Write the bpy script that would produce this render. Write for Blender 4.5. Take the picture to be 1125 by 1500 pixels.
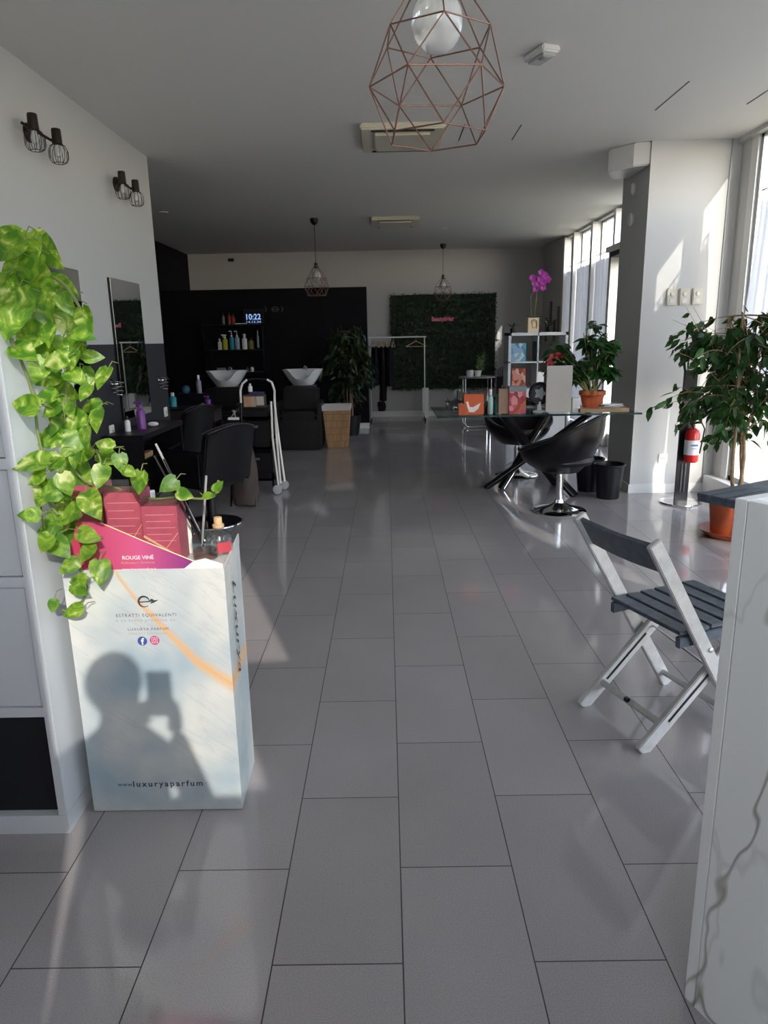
import bpy, bmesh, math, random
from mathutils import Vector, Matrix
PI = math.pi
rnd = random.Random(7)
for o in list(bpy.data.objects): bpy.data.objects.remove(o)
scn = bpy.context.scene
COL = scn.collection

# ------------------------------------------------------------------ camera, sky, sun, exposure
F_PX, PITCH, YAW, ROLL, CAM_Z = 1026.92, .24107, -.007075, -.019582, 1.3847
_f = Vector((math.sin(YAW)*math.cos(PITCH), math.cos(YAW)*math.cos(PITCH), -math.sin(PITCH)))
_r = _f.cross(Vector((0, 0, 1))).normalized(); _u = _r.cross(_f)
RGT = math.cos(ROLL)*_r + math.sin(ROLL)*_u
UPV = -math.sin(ROLL)*_r + math.cos(ROLL)*_u
CAM = Vector((0, 0, CAM_Z))
cd = bpy.data.cameras.new('camera'); cam = bpy.data.objects.new('camera', cd); COL.objects.link(cam)
cd.sensor_fit = 'VERTICAL'; cd.sensor_height = 24; cd.lens = F_PX/1500*24; cd.clip_start = .02; cd.clip_end = 300
cam.matrix_world = Matrix(((RGT.x, UPV.x, -_f.x, CAM.x), (RGT.y, UPV.y, -_f.y, CAM.y), (RGT.z, UPV.z, -_f.z, CAM.z), (0, 0, 0, 1)))
scn.camera = cam

w = bpy.data.worlds.new('world'); scn.world = w; w.use_nodes = True
nt = w.node_tree; bg = nt.nodes['Background']
sky = nt.nodes.new('ShaderNodeTexSky'); sky.sky_type = 'NISHITA'; sky.sun_disc = False
SUN_DIR = Vector((-.355, 1.0, -.50)).normalized()
sky.sun_elevation = math.radians(25); sky.sun_rotation = math.radians(160); sky.air_density = 1.0; sky.dust_density = .6; sky.ozone_density = 2
hsv = nt.nodes.new('ShaderNodeHueSaturation'); hsv.inputs['Saturation'].default_value = .55; nt.links.new(sky.outputs[0], hsv.inputs['Color']); nt.links.new(hsv.outputs[0], bg.inputs[0]); bg.inputs[1].default_value = 1.1
sd = bpy.data.lights.new('sun', 'SUN'); sun = bpy.data.objects.new('sun', sd); COL.objects.link(sun)
sd.energy = 3.3; sd.angle = math.radians(.55); sd.color = (1, .95, .86)
sun.location = (3, -8, 6); sun.rotation_euler = SUN_DIR.to_track_quat('-Z', 'Y').to_euler()
scn.view_settings.view_transform = 'Standard'; scn.view_settings.look = 'None'
scn.view_settings.gamma = 1; scn.view_settings.use_curve_mapping = False
scn.view_settings.exposure = 0.0

# ------------------------------------------------------------------ helpers
def at(px, py, Y=None, X=None, Z=None):
    """point of the room seen at a photo pixel, on the plane y=Y, x=X or z=Z"""
    d = _f + (px-562.5)/F_PX*RGT - (py-750)/F_PX*UPV
    if Y is not None: t = (Y-CAM.y)/d.y
    elif X is not None: t = (X-CAM.x)/d.x
    else: t = (Z-CAM.z)/d.z
    return CAM + t*d

def S(n, i, v):
    if i in n.inputs: n.inputs[i].default_value = v
def mat(name, c, rough=.5, metal=0, spec=None, bump=0, bscale=60, var=0, vscale=8, trans=0, emis=None, es=1, coat=0, alpha=None, sub=0):
    m = bpy.data.materials.new(name); m.use_nodes = True; n = m.node_tree.nodes; L = m.node_tree.links
    b = n['Principled BSDF']; c4 = (*c[:3], 1)
    S(b, 'Base Color', c4); S(b, 'Roughness', rough); S(b, 'Metallic', metal)
    if spec is not None: S(b, 'Specular IOR Level', spec)
    if trans: S(b, 'Transmission Weight', trans)
    if coat: S(b, 'Coat Weight', coat); S(b, 'Coat Roughness', .05)
    if emis: S(b, 'Emission Color', (*emis, 1)); S(b, 'Emission Strength', es)
    tc = n.new('ShaderNodeTexCoord')
    if var:
        t = n.new('ShaderNodeTexNoise'); t.inputs['Scale'].default_value = vscale; t.inputs['Detail'].default_value = 4
        L.new(tc.outputs['Object'], t.inputs['Vector'])
        r = n.new('ShaderNodeValToRGB'); r.color_ramp.elements[0].position = .3; r.color_ramp.elements[1].position = .7
        r.color_ramp.elements[0].color = tuple(max(0, x*(1-var)) for x in c[:3])+(1,)
        r.color_ramp.elements[1].color = tuple(min(1, x*(1+var)) for x in c[:3])+(1,)
        L.new(t.outputs[0], r.inputs[0]); L.new(r.outputs[0], b.inputs['Base Color'])
    if bump:
        t = n.new('ShaderNodeTexNoise'); t.inputs['Scale'].default_value = bscale; t.inputs['Detail'].default_value = 3
        L.new(tc.outputs['Object'], t.inputs['Vector'])
        bp = n.new('ShaderNodeBump'); bp.inputs['Strength'].default_value = bump; bp.inputs['Distance'].default_value = .01
        L.new(t.outputs[0], bp.inputs['Height']); L.new(bp.outputs[0], b.inputs['Normal'])
    return m
def leafmat(name, c1, c2, tl=.45, scale=14, rough=.35, c3=None):
    m = bpy.data.materials.new(name); m.use_nodes = True; n = m.node_tree.nodes; L = m.node_tree.links
    b = n['Principled BSDF']; out = n['Material Output']; S(b, 'Roughness', rough)
    tc = n.new('ShaderNodeTexCoord'); t = n.new('ShaderNodeTexNoise'); t.inputs['Scale'].default_value = scale; t.inputs['Detail'].default_value = 5
    t.inputs['Distortion'].default_value = 1.2
    L.new(tc.outputs['Object'], t.inputs['Vector'])
    r = n.new('ShaderNodeValToRGB'); e = r.color_ramp.elements
    e[0].position = .42; e[0].color = (*c1, 1); e[1].position = .58; e[1].color = (*c2, 1)
    if c3: x = e.new(.68); x.color = (*c3, 1)
    L.new(t.outputs[0], r.inputs[0]); L.new(r.outputs[0], b.inputs['Base Color'])
    tr = n.new('ShaderNodeBsdfTranslucent')
    hs = n.new('ShaderNodeHueSaturation'); hs.inputs['Value'].default_value = 1.5; hs.inputs['Hue'].default_value = .48; hs.inputs['Saturation'].default_value = 1.15
    L.new(r.outputs[0], hs.inputs['Color']); L.new(hs.outputs[0], tr.inputs[0])
    mx = n.new('ShaderNodeMixShader'); mx.inputs[0].default_value = tl
    L.new(b.outputs[0], mx.inputs[1]); L.new(tr.outputs[0], mx.inputs[2]); L.new(mx.outputs[0], out.inputs[0])
    return m
def glassmat(name, tint=(1, 1, 1), refl=1.0):
    m = bpy.data.materials.new(name); m.use_nodes = True; n = m.node_tree.nodes; L = m.node_tree.links
    n.remove(n['Principled BSDF']); out = n['Material Output']
    t = n.new('ShaderNodeBsdfTransparent'); t.inputs[0].default_value = (*tint, 1)
    g = n.new('ShaderNodeBsdfGlossy'); g.inputs['Roughness'].default_value = .02
    geo = n.new('ShaderNodeNewGeometry'); dt = n.new('ShaderNodeVectorMath'); dt.operation = 'DOT_PRODUCT'; L.new(geo.outputs['Incoming'], dt.inputs[0]); L.new(geo.outputs['Normal'], dt.inputs[1])
    def q(op, a, c=None):
        k = n.new('ShaderNodeMath'); k.operation = op
        for i, v in enumerate((a, c)):
            if v is None: continue
            if isinstance(v, (int, float)): k.inputs[i].default_value = v
            else: L.new(v, k.inputs[i])
        return k.outputs[0]
    fr = q('ADD', q('MULTIPLY', q('POWER', q('SUBTRACT', 1, q('ABSOLUTE', dt.outputs['Value'])), 5), .5*refl), .035*refl)
    mx = n.new('ShaderNodeMixShader'); L.new(fr, mx.inputs[0]); L.new(t.outputs[0], mx.inputs[1]); L.new(g.outputs[0], mx.inputs[2])
    L.new(mx.outputs[0], out.inputs[0]); return m
def clothmat(name, c, tl=.5, tp=.15):
    m = bpy.data.materials.new(name); m.use_nodes = True; n = m.node_tree.nodes; L = m.node_tree.links
    b = n['Principled BSDF']; out = n['Material Output']; S(b, 'Base Color', (*c, 1)); S(b, 'Roughness', .9)
    t = n.new('ShaderNodeBsdfTranslucent'); t.inputs[0].default_value = (*c, 1)
    p = n.new('ShaderNodeBsdfTransparent')
    a = n.new('ShaderNodeMixShader'); a.inputs[0].default_value = tl; L.new(b.outputs[0], a.inputs[1]); L.new(t.outputs[0], a.inputs[2])
    q = n.new('ShaderNodeMixShader'); q.inputs[0].default_value = tp; L.new(a.outputs[0], q.inputs[1]); L.new(p.outputs[0], q.inputs[2])
    L.new(q.outputs[0], out.inputs[0]); return m

class MB:
    def __init__(s): s.bm = bmesh.new()
    def box(s, lo, hi, M=None):
        lo = Vector(lo); hi = Vector(hi)
        vs = [s.bm.verts.new((x, y, z)) for z in (lo.z, hi.z) for y in (lo.y, hi.y) for x in (lo.x, hi.x)]
        for f in ((0, 2, 3, 1), (4, 5, 7, 6), (0, 1, 5, 4), (2, 6, 7, 3), (0, 4, 6, 2), (1, 3, 7, 5)): s.bm.faces.new([vs[i] for i in f])
        if M: bmesh.ops.transform(s.bm, matrix=M, verts=vs)
        return s
    def cbox(s, c, sz, M=None):
        c = Vector(c); h = Vector(sz)/2
        T = Matrix.Translation(c)
        return s.box(-h, h, T @ M if M else T)
    def beam(s, a, b, wdt, thk, up=(0, 0, 1)):
        a = Vector(a); b = Vector(b); d = b-a; L = d.length; d.normalize(); up = Vector(up)
        x = up.cross(d)
        if x.length < 1e-4: x = Vector((1, 0, 0)).cross(d)
        x.normalize(); y = d.cross(x)
        M = Matrix(((x.x, y.x, d.x, a.x), (x.y, y.y, d.y, a.y), (x.z, y.z, d.z, a.z), (0, 0, 0, 1)))
        return s.box((-wdt/2, -thk/2, 0), (wdt/2, thk/2, L), M)
    def tube(s, pts, r, n=8, closed=False, caps=True):
        P = [Vector(p) for p in pts]; N = len(P); rings = []
        R = r if isinstance(r, (list, tuple)) else [r]*N
        prev = None
        for i, p in enumerate(P):
            if closed: d = P[(i+1) % N]-P[i-1]
            else: d = P[min(i+1, N-1)]-P[max(i-1, 0)]
            if d.length < 1e-9: d = Vector((0, 0, 1))
            d.normalize()
            if prev is None: x = d.orthogonal().normalized()
            else:
                x = prev-d*prev.dot(d)
                x = x.normalized() if x.length > 1e-6 else d.orthogonal().normalized()
            prev = x; y = d.cross(x)
            rings.append([s.bm.verts.new(p+R[i]*(math.cos(2*PI*k/n)*x+math.sin(2*PI*k/n)*y)) for k in range(n)])
        for i in range(N if closed else N-1):
            a = rings[i]; b = rings[(i+1) % N]
            for k in range(n): s.bm.faces.new((a[k], a[(k+1) % n], b[(k+1) % n], b[k]))
        if caps and not closed:
            s.bm.faces.new(rings[0][::-1]); s.bm.faces.new(rings[-1])
        return s
    def lathe(s, prof, c=(0, 0, 0), n=24, M=None, cap=True):
        c = Vector(c); rings = []; new = []
        for r, z in prof:
            ring = [s.bm.verts.new((c.x+max(r, .0004)*math.cos(2*PI*k/n), c.y+max(r, .0004)*math.sin(2*PI*k/n), c.z+z)) for k in range(n)]
            rings.append(ring); new += ring
        for a, b in zip(rings, rings[1:]):
            for k in range(n): s.bm.faces.new((a[k], a[(k+1) % n], b[(k+1) % n], b[k]))
        if cap: s.bm.faces.new(rings[0][::-1]); s.bm.faces.new(rings[-1])
        if M: bmesh.ops.transform(s.bm, matrix=M, verts=new)
        return s
    def cyl(s, a, b, r, n=16): return s.tube([a, b], r, n)
    def ball(s, c, r, sc=(1, 1, 1), n=12):
        M = Matrix.Translation(Vector(c)) @ Matrix.Diagonal((*sc, 1))
        bmesh.ops.create_uvsphere(s.bm, u_segments=n*2 if n < 8 else n+4, v_segments=n, radius=r, matrix=M); return s
    def poly(s, pts, off):
        a = [s.bm.verts.new(p) for p in pts]; off = Vector(off); b = [s.bm.verts.new(Vector(p)+off) for p in pts]; n = len(a)
        s.bm.faces.new(a); s.bm.faces.new(b[::-1])
        for i in range(n): s.bm.faces.new((a[i], b[i], b[(i+1) % n], a[(i+1) % n]))
        return s
    def leaf(s, base, d, up, L, W, shape='heart', curl=.25, fold=.25, n=6, side=None):
        base = Vector(base); d = Vector(d).normalized(); up = Vector(up); x = d.cross(up)
        if x.length < 1e-3: x = d.orthogonal()
        x.normalize(); nrm = x.cross(d)
        rows = []
        for i in range(n+1):
            t = i/n
            if shape == 'heart': wd = math.sin(PI*min(1, t*.97+.03)**.62)**.85 if t < 1 else 0
            else: wd = math.sin(PI*t**.85)
            wd = max(wd, .02)*W/2
            cen = base+d*(L*t)-nrm*(curl*L*t*t)
            if shape == 'heart' and i == 0: wd = W*.18
            row = []
            for q in (-1, -.5, 0, .5, 1):
                back = -L*.10*abs(q)**2 if (shape == 'heart' and t < .25) else 0
                row.append(s.bm.verts.new(cen+x*(wd*q)+nrm*(fold*wd*abs(q))+d*back))
            rows.append(row)
        for a, b in zip(rows, rows[1:]):
            for k in range(4): s.bm.faces.new((a[k], a[k+1], b[k+1], b[k]))
        return s
    def leaf4(s, base, d, up, L, W, curl=.2):
        base = Vector(base); d = Vector(d).normalized(); x = d.cross(Vector(up))
        if x.length < 1e-3: x = d.orthogonal()
        x.normalize(); nrm = x.cross(d)
        a = s.bm.verts.new(base); m1 = s.bm.verts.new(base+d*L*.4+x*W/2+nrm*W*.12); m2 = s.bm.verts.new(base+d*L*.4-x*W/2+nrm*W*.12)
        c = s.bm.verts.new(base+d*L*.45); e = s.bm.verts.new(base+d*L-nrm*curl*L)
        for f in ((a, m1, c), (a, c, m2), (m1, e, c), (m2, c, e)): s.bm.faces.new(f)
        return s
    def build(s, name, m, parent=None, smooth=False, bevel=0, world=False, kind=None, label=None, normals=True, rot=None):
        if normals: bmesh.ops.recalc_face_normals(s.bm, faces=s.bm.faces)
        if bevel: bmesh.ops.bevel(s.bm, geom=[e for e in s.bm.edges if len(e.link_faces) == 2 and e.calc_face_angle(0) > .6], offset=bevel, segments=2, affect='EDGES', clamp_overlap=True)
        if world and parent is not None:
            M = Matrix.LocRotScale(parent.location, parent.rotation_euler, None).inverted()
            if parent.parent: M = M @ Matrix.LocRotScale(parent.parent.location, parent.parent.rotation_euler, None).inverted()
            bmesh.ops.transform(s.bm, matrix=M, verts=s.bm.verts)
        me = bpy.data.meshes.new(name); s.bm.to_mesh(me); s.bm.free()
        if smooth:
            for p in me.polygons: p.use_smooth = True
            try: me.set_sharp_from_angle(angle=math.radians(38))
            except Exception: pass
        me.materials.append(m)
        o = bpy.data.objects.new(name, me); COL.objects.link(o)
        if parent: o.parent = parent
        if kind: o['kind'] = kind
        if label: o['label'] = label
        return o
def thing(name, label, cat, loc=(0, 0, 0), rz=0, group=None):
    o = bpy.data.objects.new(name, None); COL.objects.link(o); o.empty_display_size = .05
    o.location = loc; o.rotation_euler = (0, 0, rz); o['label'] = label; o['category'] = cat
    if group: o['group'] = group
    return o
def tag(o, label, cat, group=None, kind=None):
    o['label'] = label; o['category'] = cat
    if group: o['group'] = group
    if kind: o['kind'] = kind
    return o
def dup(root, loc, rz=None, label=None, group=None):
    r = root.copy(); COL.objects.link(r); r.location = loc
    if rz is not None: r.rotation_euler = (0, 0, rz)
    if label: r['label'] = label
    if group: r['group'] = group
    def rec(a, b):
        for ch in list(a.children):
            c = ch.copy(); COL.objects.link(c); c.parent = b; rec(ch, c)
    rec(root, r); return r
def struct(mb, name, m, **k):
    o = mb.build(name, m, **k); o['kind'] = 'structure'; return o
def text(name, s, center, width, m, parent, face='-y', depth=.0006, spacing=1.0, shear=0, height=None, bold=0):
    cu = bpy.data.curves.new('t', 'FONT'); cu.body = s; cu.align_x = 'CENTER'; cu.align_y = 'CENTER'; cu.size = 1; cu.extrude = 0
    cu.space_character = spacing; cu.shear = shear; cu.offset = bold; cu.resolution_u = 3
    o = bpy.data.objects.new('t', cu); COL.objects.link(o)
    bpy.context.view_layer.update()
    me = bpy.data.meshes.new_from_object(o.evaluated_get(bpy.context.evaluated_depsgraph_get()))
    bpy.data.objects.remove(o); bpy.data.curves.remove(cu)
    xs = [v.co.x for v in me.vertices]; ys = [v.co.y for v in me.vertices]
    cx = (min(xs)+max(xs))/2; cy = (min(ys)+max(ys))/2; k = width/(max(xs)-min(xs)); ky = height/(max(ys)-min(ys)) if height else k
    c = Vector(center)
    for v in me.vertices:
        a = (v.co.x-cx)*k; b = (v.co.y-cy)*ky
        if face == '-y': v.co = c+Vector((a, 0, b))
        elif face == '+x': v.co = c+Vector((0, a, b))
        elif face == '+xv': v.co = c+Vector((0, b, -a))      # reading downwards
    me.name = name; me.materials.append(m)
    ob = bpy.data.objects.new(name, me); COL.objects.link(ob)
    if parent:
        ob.parent = parent
        for v in me.vertices: v.co -= parent.location
    return ob

# ------------------------------------------------------------------ materials
M_white = mat('white_paint', (.60, .60, .585), .75, bump=.05, bscale=200)
M_ceil = mat('ceiling_paint', (.74, .725, .69), .85)
M_black = mat('black_paint', (.0022, .0025, .005), .6, spec=.15)
M_trim = mat('white_trim', (.78, .78, .76), .4)
M_frame = mat('grey_metal_frame', (.42, .44, .46), .35, .3)
M_dkplastic = mat('black_plastic', (.006, .006, .008), .35, spec=.35)
M_blkfab = mat('black_vinyl', (.005, .005, .007), .42, spec=.3, bump=.1, bscale=90)
M_chrome = mat('chrome', (.8, .8, .82), .08, 1)
M_steel = mat('brushed_steel', (.6, .6, .62), .3, 1)
M_copper = mat('copper_wire', (.24, .13, .10), .4, .8)
M_bulb = mat('frosted_bulb', (.78, .80, .80), .08, trans=.5)
M_melamine = mat('white_melamine', (.62, .65, .69), .3)
M_porc = mat('white_porcelain', (.78, .80, .82), .12)
M_terra = mat('terracotta', (.42, .09, .03), .6, var=.15, vscale=12)
M_glass = glassmat('window_glass')
M_glass_t = glassmat('clear_glass', (.88, .93, .92), 2.2)
M_curt = clothmat('sheer_curtain', (.74, .74, .79), .4, .06); M_curt2 = clothmat('dense_curtain', (.58, .58, .62), .22, .02)  # second cloth is denser and darker, to dim the back of the room
M_wood = mat('pale_wood', (.55, .38, .2), .5, var=.2, vscale=20)
M_bark = mat('bark', (.30, .20, .11), .8, var=.3, vscale=30, bump=.3)
M_vine = mat('green_stem', (.16, .20, .06), .6)
M_soil = mat('soil', (.03, .02, .015), .9)
M_ficus = leafmat('ficus_leaf', (.012, .045, .010), (.03, .10, .022), .25, 9, .3)
M_ficus2 = leafmat('dark_ficus_leaf', (.008, .022, .008), (.016, .045, .014), .2, 9, .35)
M_bush = leafmat('glossy_green_leaf', (.015, .06, .012), (.03, .10, .025), .22, 10, .3)
M_poth = leafmat('variegated_leaf', (.075, .21, .02), (.25, .42, .05), .40, 24, .42, (.62, .68, .28))
M_grass = leafmat('hedge_leaf', (.007, .024, .007), (.014, .044, .011), .15, 6, .5)
M_silver = mat('silver_plastic', (.7, .7, .72), .3, .4)
M_whtplastic = mat('white_plastic', (.8, .8, .8), .35)
M_mirror = mat('mirror_silver', (.82, .85, .85), .01, 1)
M_cream = mat('cream_plastic', (.66, .62, .5), .4)

# floor tiles 60 x 30 cm, running bond, grout lines measured from the photo
def floor_material():
    m = bpy.data.materials.new('grey_porcelain_tile'); m.use_nodes = True; n = m.node_tree.nodes; L = m.node_tree.links; b = n['Principled BSDF']
    g = n.new('ShaderNodeNewGeometry'); sp = n.new('ShaderNodeSeparateXYZ'); L.new(g.outputs['Position'], sp.inputs[0])
    def mth(op, a, c=None, d=None):
        q = n.new('ShaderNodeMath'); q.operation = op
        for i, v in enumerate((a, c, d)):
            if v is None: continue
            if isinstance(v, (int, float)): q.inputs[i].default_value = v
            else: L.new(v, q.inputs[i])
        return q.outputs[0]
    xs = mth('DIVIDE', mth('ADD', sp.outputs['X'], .8857+30), .3); ix = mth('FLOOR', xs); fx = mth('SUBTRACT', xs, ix)
    par = mth('MODULO', ix, 2)     # row parity
    ys = mth('DIVIDE', mth('ADD', mth('ADD', sp.outputs['Y'], 30-1.309), mth('MULTIPLY', par, .3)), .6)
    iy = mth('FLOOR', ys); fy = mth('SUBTRACT', ys, iy)
    dx = mth('MULTIPLY', mth('MINIMUM', fx, mth('SUBTRACT', 1, fx)), .3)
    dy = mth('MULTIPLY', mth('MINIMUM', fy, mth('SUBTRACT', 1, fy)), .6)
    dd = mth('MINIMUM', dx, dy); grout = mth('LESS_THAN', dd, .0016)
    cid = n.new('ShaderNodeCombineXYZ'); L.new(ix, cid.inputs[0]); L.new(iy, cid.inputs[1])
    wn = n.new('ShaderNodeTexWhiteNoise'); wn.noise_dimensions = '3D'; L.new(cid.outputs[0], wn.inputs['Vector'])
    no = n.new('ShaderNodeTexNoise'); no.inputs['Scale'].default_value = 300; no.inputs['Detail'].default_value = 2; L.new(g.outputs['Position'], no.inputs['Vector'])
    cl = n.new('ShaderNodeTexNoise'); cl.inputs['Scale'].default_value = 2.2; L.new(g.outputs['Position'], cl.inputs['Vector'])
    v = mth('ADD', mth('ADD', mth('MULTIPLY', wn.outputs['Value'], .05), mth('MULTIPLY', no.outputs[0], .35)), mth('MULTIPLY', cl.outputs[0], .10))
    r = n.new('ShaderNodeValToRGB'); e = r.color_ramp.elements
    e[0].position = .12; e[0].color = (.28, .258, .262, 1); e[1].position = .40; e[1].color = (.48, .445, .45, 1)
    L.new(v, r.inputs[0])
    mx = n.new('ShaderNodeMix'); mx.data_type = 'RGBA'; L.new(grout, mx.inputs['Factor']); L.new(r.outputs[0], mx.inputs[6]); mx.inputs[7].default_value = (.022, .02, .02, 1)
    L.new(mx.outputs[2], b.inputs['Base Color'])
    L.new(mth('ADD', mth('MULTIPLY', grout, .5), .085), b.inputs['Roughness']); S(b, 'Specular IOR Level', .85)
    return m
M_floor = floor_material()

def split_wall():
    m = bpy.data.materials.new('two_tone_wall'); m.use_nodes = True; n = m.node_tree.nodes; L = m.node_tree.links; b = n['Principled BSDF']
    g = n.new('ShaderNodeNewGeometry'); sp = n.new('ShaderNodeSeparateXYZ'); L.new(g.outputs['Position'], sp.inputs[0])
    q = n.new('ShaderNodeMath'); q.operation = 'GREATER_THAN'; q.inputs[1].default_value = 1.389; L.new(sp.outputs['Z'], q.inputs[0])
    mx = n.new('ShaderNodeMix'); mx.data_type = 'RGBA'; L.new(q.outputs[0], mx.inputs['Factor']); mx.inputs[6].default_value = (.016, .018, .026, 1); mx.inputs[7].default_value = (.52, .52, .505, 1)
    L.new(mx.outputs[2], b.inputs['Base Color']); S(b, 'Roughness', .65); return m
M_split = split_wall()

def marble():
    m = bpy.data.materials.new('white_marble'); m.use_nodes = True; n = m.node_tree.nodes; L = m.node_tree.links; b = n['Principled BSDF']
    tc = n.new('ShaderNodeTexCoord'); mp = n.new('ShaderNodeMapping'); mp.inputs['Rotation'].default_value = (.3, .5, .4); mp.inputs['Scale'].default_value = (1.6, 1.6, .6)
    L.new(tc.outputs['Object'], mp.inputs[0])
    def vein(sc, lo, hi, seed):
        t = n.new('ShaderNodeTexNoise'); t.noise_dimensions = '4D'; t.inputs['W'].default_value = seed; t.inputs['Scale'].default_value = sc; t.inputs['Detail'].default_value = 4; t.inputs['Distortion'].default_value = .5
        L.new(mp.outputs[0], t.inputs['Vector'])
        a = n.new('ShaderNodeMath'); a.operation = 'SUBTRACT'; a.inputs[1].default_value = .5; L.new(t.outputs[0], a.inputs[0])
        c = n.new('ShaderNodeMath'); c.operation = 'ABSOLUTE'; L.new(a.outputs[0], c.inputs[0])
        r = n.new('ShaderNodeMapRange'); r.inputs[1].default_value = lo; r.inputs[2].default_value = hi; r.inputs[3].default_value = 1; r.inputs[4].default_value = 0; L.new(c.outputs[0], r.inputs[0]); return r.outputs[0]
    mask = n.new('ShaderNodeTexNoise'); mask.inputs['Scale'].default_value = 1.6; L.new(mp.outputs[0], mask.inputs['Vector'])
    mr = n.new('ShaderNodeMapRange'); mr.inputs[1].default_value = .42; mr.inputs[2].default_value = .52; L.new(mask.outputs[0], mr.inputs[0])
    v1 = vein(1.3, .0, .007, 5.3); v2 = vein(2.2, .0, .010, 9.1)
    ml = n.new('ShaderNodeMath'); ml.operation = 'MULTIPLY'; L.new(v1, ml.inputs[0]); L.new(mr.outputs[0], ml.inputs[1])
    m2 = n.new('ShaderNodeMath'); m2.operation = 'MULTIPLY'; L.new(v2, m2.inputs[0]); m2.inputs[1].default_value = .30
    mx = n.new('ShaderNodeMix'); mx.data_type = 'RGBA'; mx.inputs[6].default_value = (.86, .85, .82, 1); mx.inputs[7].default_value = (.33, .29, .24, 1); L.new(ml.outputs[0], mx.inputs['Factor'])
    my = n.new('ShaderNodeMix'); my.data_type = 'RGBA'; L.new(m2.outputs[0], my.inputs['Factor']); L.new(mx.outputs[2], my.inputs[6]); my.inputs[7].default_value = (.45, .44, .42, 1)
    L.new(my.outputs[2], b.inputs['Base Color']); S(b, 'Roughness', .3); return m
M_marble = marble()

def carton():
    """printed pastel marble of the display box, with an ochre vein running down to the right"""
    m = bpy.data.materials.new('printed_marble_card'); m.use_nodes = True; n = m.node_tree.nodes; L = m.node_tree.links; b = n['Principled BSDF']
    g = n.new('ShaderNodeTexCoord'); sp = n.new('ShaderNodeSeparateXYZ'); L.new(g.outputs['Object'], sp.inputs[0])
    no = n.new('ShaderNodeTexNoise'); no.inputs['Scale'].default_value = 3.2; no.inputs['Detail'].default_value = 3; L.new(g.outputs['Object'], no.inputs['Vector'])
    r = n.new('ShaderNodeValToRGB'); e = r.color_ramp.elements; e[0].position = .36; e[0].color = (.33, .43, .50, 1); e[1].position = .62; e[1].color = (.66, .66, .63, 1)
    L.new(no.outputs[0], r.inputs[0])
    def mth(op, a, c=None):
        q = n.new('ShaderNodeMath'); q.operation = op
        for i, v in enumerate((a, c)):
            if v is None: continue
            if isinstance(v, (int, float)): q.inputs[i].default_value = v
            else: L.new(v, q.inputs[i])
        return q.outputs[0]
    # local coords: x -.23...23, z 0...78 ; vein from (-.08,.78) to (.23,.40)
    X = sp.outputs['X']; Z = sp.outputs['Z']
    n2 = n.new('ShaderNodeTexNoise'); n2.inputs['Scale'].default_value = 5; n2.inputs['Detail'].default_value = 2; L.new(g.outputs['Object'], n2.inputs['Vector'])
    t = mth('ADD', X, .08)
    curve = mth('ADD', mth('MULTIPLY', t, -1.62), mth('MULTIPLY', mth('MULTIPLY', t, t), 1.5))
    d = mth('ADD', mth('SUBTRACT', mth('SUBTRACT', Z, .775), curve), mth('MULTIPLY', mth('SUBTRACT', n2.outputs[0], .5), .05))
    wv = n.new('ShaderNodeTexNoise'); wv.inputs['Scale'].default_value = 1; wv.inputs['Detail'].default_value = 4
    cb = n.new('ShaderNodeCombineXYZ'); L.new(mth('MULTIPLY', d, 130), cb.inputs[0]); L.new(mth('MULTIPLY', t, 4), cb.inputs[1]); L.new(cb.outputs[0], wv.inputs['Vector'])
    wd = mth('MAXIMUM', mth('ADD', mth('MULTIPLY', t, .09), .012), .010)
    band = mth('SUBTRACT', 1, mth('DIVIDE', mth('ABSOLUTE', d), wd)); band = mth('MAXIMUM', band, 0)
    fac = mth('MINIMUM', mth('MULTIPLY', mth('MULTIPLY', band, wv.outputs[0]), 1.9), .9)
    # faint grey streaks in the same direction
    s2 = n.new('ShaderNodeTexNoise'); s2.inputs['Scale'].default_value = 1; s2.inputs['Detail'].default_value = 5
    c2 = n.new('ShaderNodeCombineXYZ'); L.new(mth('MULTIPLY', mth('ADD', mth('MULTIPLY', X, .75), Z), 22), c2.inputs[0]); L.new(mth('MULTIPLY', mth('SUBTRACT', X, Z), 2), c2.inputs[1]); L.new(mth('MULTIPLY', sp.outputs['Y'], 5), c2.inputs[2]); L.new(c2.outputs[0], s2.inputs['Vector'])
    st = mth('ABSOLUTE', mth('SUBTRACT', s2.outputs[0], .5)); st = mth('MAXIMUM', mth('SUBTRACT', 1, mth('DIVIDE', st, .02)), 0); st = mth('MULTIPLY', st, .35)
    a = n.new('ShaderNodeMix'); a.data_type = 'RGBA'; L.new(st, a.inputs['Factor']); L.new(r.outputs[0], a.inputs[6]); a.inputs[7].default_value = (.42, .42, .45, 1)
    c = n.new('ShaderNodeMix'); c.data_type = 'RGBA'; L.new(fac, c.inputs['Factor']); L.new(a.outputs[2], c.inputs[6]); c.inputs[7].default_value = (.75, .42, .16, 1)
    L.new(c.outputs[2], b.inputs['Base Color']); S(b, 'Roughness', .35); return m
M_carton = carton()

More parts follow.
